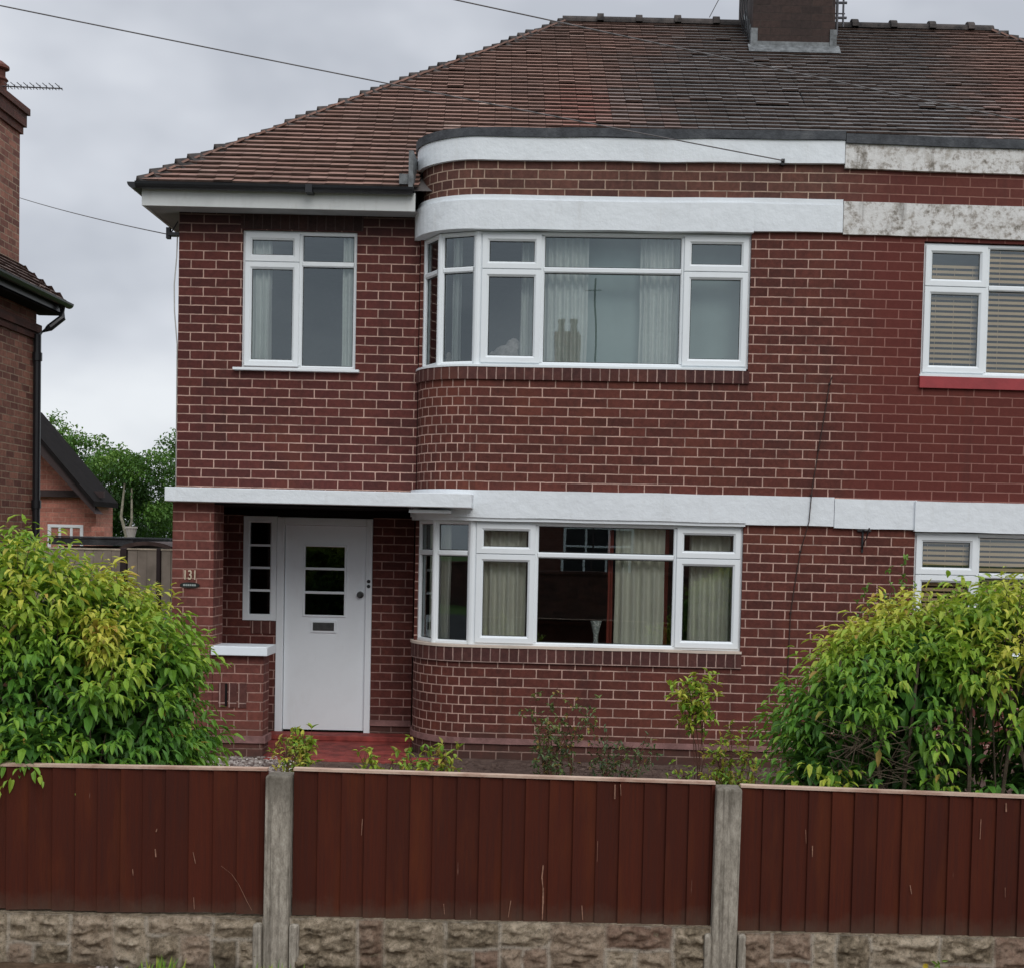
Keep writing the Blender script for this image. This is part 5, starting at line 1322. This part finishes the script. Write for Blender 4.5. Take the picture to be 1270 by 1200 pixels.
mb = MB(); mb.box(-14, 14, -9.2, -7.35, -.25, -.03); o = mb.build('pavement', M['paving'], None); o['kind'] = 'structure'
mb = MB(); mb.box(-14, 14, -9.35, -9.2, -.25, -.025); o = mb.build('kerb', M['concrete'], None); o['kind'] = 'structure'
sheet('road', -60, 60, -17, -9.35, -.17, 'asphalt')
# gravel patch by the dwarf wall
def stones(name, x0, x1, y0, y1, z, n, seed, mat, r0, r1, lab):
    rng = random.Random(seed); mb = MB()
    for _ in range(n):
        x, y = rng.uniform(x0, x1), rng.uniform(y0, y1); r = rng.uniform(r0, r1); rot = rng.uniform(0, 6.28); V = []
        for a in range(6):
            t = rot + a * math.pi / 3; q = r * rng.uniform(.7, 1.2); V.append((x + q * math.cos(t), y + q * .8 * math.sin(t), z))
        V2 = [(x + (a - x) * .6, y + (b - y) * .6, z + r * rng.uniform(.4, .8)) for a, b, _ in V]
        t_ = rng.random(); mb.mesh_faces(V + V2, [(i, (i + 1) % 6, (i + 1) % 6 + 6, i + 6) for i in range(6)] + [tuple(range(6, 12))], 0, (t_, t_, t_))
    o = mb.build(name, mat, None); tag(o, lab, name, None, 'stuff'); return o
k = NT('pebbles'); t = k.sep(k.attr()); c = k.ramp(t[0], [(0, (.08, .06, .055)), (.5, (.24, .20, .18)), (.85, (.40, .36, .33)), (1, (.60, .56, .52))]); k.bsdf(c, .85, None, .2); M['pebble'] = k.m
stones('gravel', -3.3, -2.2, -2.3, -.75, Z_G - .005, 1500, 3, M['pebble'], .008, .024, 'loose pale gravel in front of the dwarf porch wall')
stones('soil_clods', -2.0, 3.4, -2.8, -.72, Z_G - .012, 1500, 5, M['soil'], .008, .03, 'clods and crumbs of brown soil below the bay window')
stones('leaf_litter', -3.1, -1.0, -6.95, FY - .05, -.018, 1600, 6, M['pebble'], .004, .012, 'brown litter and grit at the foot of the stone wall')
def tuft(x, y, z, n, h, seed, lab, sp=.05):
    rng = random.Random(seed); mb = MB()
    for _ in range(n):
        b = Vector((x + rng.gauss(0, sp), y + rng.gauss(0, .012), z)); d = Vector((rng.gauss(0, .35), rng.gauss(-.15, .25), 1)).normalized(); l = h * rng.uniform(.5, 1.1)
        leaf(mb, b, d, Vector((rng.uniform(-.4, .4), -1, .2)), l, .007, (rng.uniform(.25, .85), .6 if rng.random() < .15 else 0, 0), .2, .5)
    tag(mb.build('grass_tuft', M['leaf'], None), lab, 'grass tuft', 'grass tufts at the foot of the front wall')
tuft(-1.70, FY - .10, -.05, 42, .10, 1, 'grass tuft growing left of the left concrete post against the stone wall')
tuft(-1.22, FY - .11, -.06, 42, .095, 2, 'grass tuft growing at the base of the left concrete post', .06)
tuft(-1.45, FY - .11, -.06, 16, .07, 3, 'thin grass tuft between the two thicker tufts at the wall foot', .05)
tuft(-2.6, FY - .11, -.02, 40, .07, 4, 'short grass tuft at the wall foot near the left edge', .12)
tuft(-.45, FY - .09, -.10, 30, .10, 5, 'short dark grass tuft under the middle fence panel', .08)
mb = MB(); rg = random.Random(2); fx_, fz_ = 1.585, .085
for a in range(8): leaf(mb, Vector((fx_, FY - .10, fz_)), Vector((math.cos(a * .785), -.2, math.sin(a * .785))), Vector((0, -1, 0)), .016, .007, (1, .35, 0), .1, .1)
for a in range(6): leaf(mb, Vector((fx_ + .03 + a * .008, FY - .09, fz_ + rg.uniform(-.01, .02))), Vector((rg.uniform(-1, 1), -.3, rg.uniform(-.6, .8))), Vector((0, -1, .3)), .03, .010, (.6, 0, 0))
mb.tube([(fx_, FY - .095, fz_), (fx_ + .04, FY - .075, fz_ - .05), (fx_ + .05, FY - .05, -.06)], .0015, 4)
tag(mb.build('dandelion', leafm('dandelion_petal', [(0, (.05, .12, .02)), (.4, (.1, .2, .03)), (.7, (.2, .3, .05)), (1, (.75, .58, .03))]), None), 'small yellow flower growing from the stone wall under the right fence panel', 'flower')

# ------------------------------------------------------------------ camera
cam = bpy.data.cameras.new('camera'); co_ = bpy.data.objects.new('camera', cam); col.objects.link(co_)
roll, pitch = R(1.3), -.04
fw = Vector((0, math.cos(pitch), math.sin(pitch))); u0_ = Vector((0, -math.sin(pitch), math.cos(pitch))); r0_ = Vector((1, 0, 0))
rt = r0_ * math.cos(roll) + u0_ * math.sin(roll); up_ = -r0_ * math.sin(roll) + u0_ * math.cos(roll)
mw = Matrix(((rt.x, up_.x, -fw.x, 0), (rt.y, up_.y, -fw.y, -12.5), (rt.z, up_.z, -fw.z, 1.85), (0, 0, 0, 1)))
co_.matrix_world = mw
cam.sensor_width = 36; cam.sensor_fit = 'HORIZONTAL'; cam.lens = 1680 * 36 / 1270; cam.shift_x = -.04998; cam.shift_y = .11198
cam.clip_start = .1; cam.clip_end = 2000
sc.camera = co_

# ------------------------------------------------------------------ overcast daylight
w = bpy.data.worlds.new('World'); sc.world = w; w.use_nodes = True; nt = w.node_tree; nt.nodes.clear()
N = nt.nodes.new; Lk = nt.links.new
out = N('ShaderNodeOutputWorld')
sky = N('ShaderNodeTexSky'); sky.sky_type = 'NISHITA'; sky.sun_disc = False; sky.sun_elevation = R(38); sky.sun_rotation = R(160)
bg1 = N('ShaderNodeBackground'); bg1.inputs['Strength'].default_value = .08; Lk(sky.outputs[0], bg1.inputs['Color'])
tc = N('ShaderNodeTexCoord'); sp = N('ShaderNodeSeparateXYZ'); Lk(tc.outputs['Generated'], sp.inputs[0])
mp = N('ShaderNodeMapping'); mp.inputs['Scale'].default_value = (1, 1, 1.7); mp.inputs['Location'].default_value = (.35, 0, .2); Lk(tc.outputs['Generated'], mp.inputs['Vector'])
nz = N('ShaderNodeTexNoise'); nz.inputs['Scale'].default_value = 4.0; nz.inputs['Detail'].default_value = 4; nz.inputs['Roughness'].default_value = .48; Lk(mp.outputs[0], nz.inputs['Vector'])
cr = N('ShaderNodeValToRGB'); Lk(nz.outputs[0], cr.inputs[0])
e = cr.color_ramp.elements; e[0].position = .38; e[0].color = (.53, .56, .62, 1); e[1].position = .63; e[1].color = (.86, .89, .93, 1)
m1 = cr.color_ramp.elements.new(.5); m1.color = (.68, .71, .77, 1)
mr = N('ShaderNodeMapRange'); Lk(sp.outputs[2], mr.inputs[0]); mr.inputs[1].default_value = .35; mr.inputs[2].default_value = 1.; mr.inputs[3].default_value = 1.; mr.inputs[4].default_value = 1.95
bg2 = N('ShaderNodeBackground'); Lk(cr.outputs[0], bg2.inputs['Color']); Lk(mr.outputs[0], bg2.inputs['Strength'])
mx = N('ShaderNodeMixShader'); mx.inputs[0].default_value = .93; Lk(bg1.outputs[0], mx.inputs[1]); Lk(bg2.outputs[0], mx.inputs[2]); Lk(mx.outputs[0], out.inputs[0])
sl = bpy.data.lights.new('sun', 'SUN'); sl.energy = 1.25; sl.angle = R(35); sl.color = (1, .97, .93)
so = bpy.data.objects.new('sun', sl); col.objects.link(so)
sdv = Vector((math.sin(R(160)) * math.cos(R(38)), math.cos(R(160)) * math.cos(R(38)), math.sin(R(38))))
so.rotation_euler = (-sdv).to_track_quat('-Z', 'Y').to_euler(); so.location = (0, -10, 20)
sc.view_settings.view_transform = 'Standard'; sc.view_settings.look = 'None'; sc.view_settings.exposure = 0; sc.view_settings.gamma = 1
sc.render.engine = 'CYCLES'
sc.cycles.max_bounces = 8; sc.cycles.transparent_max_bounces = 12
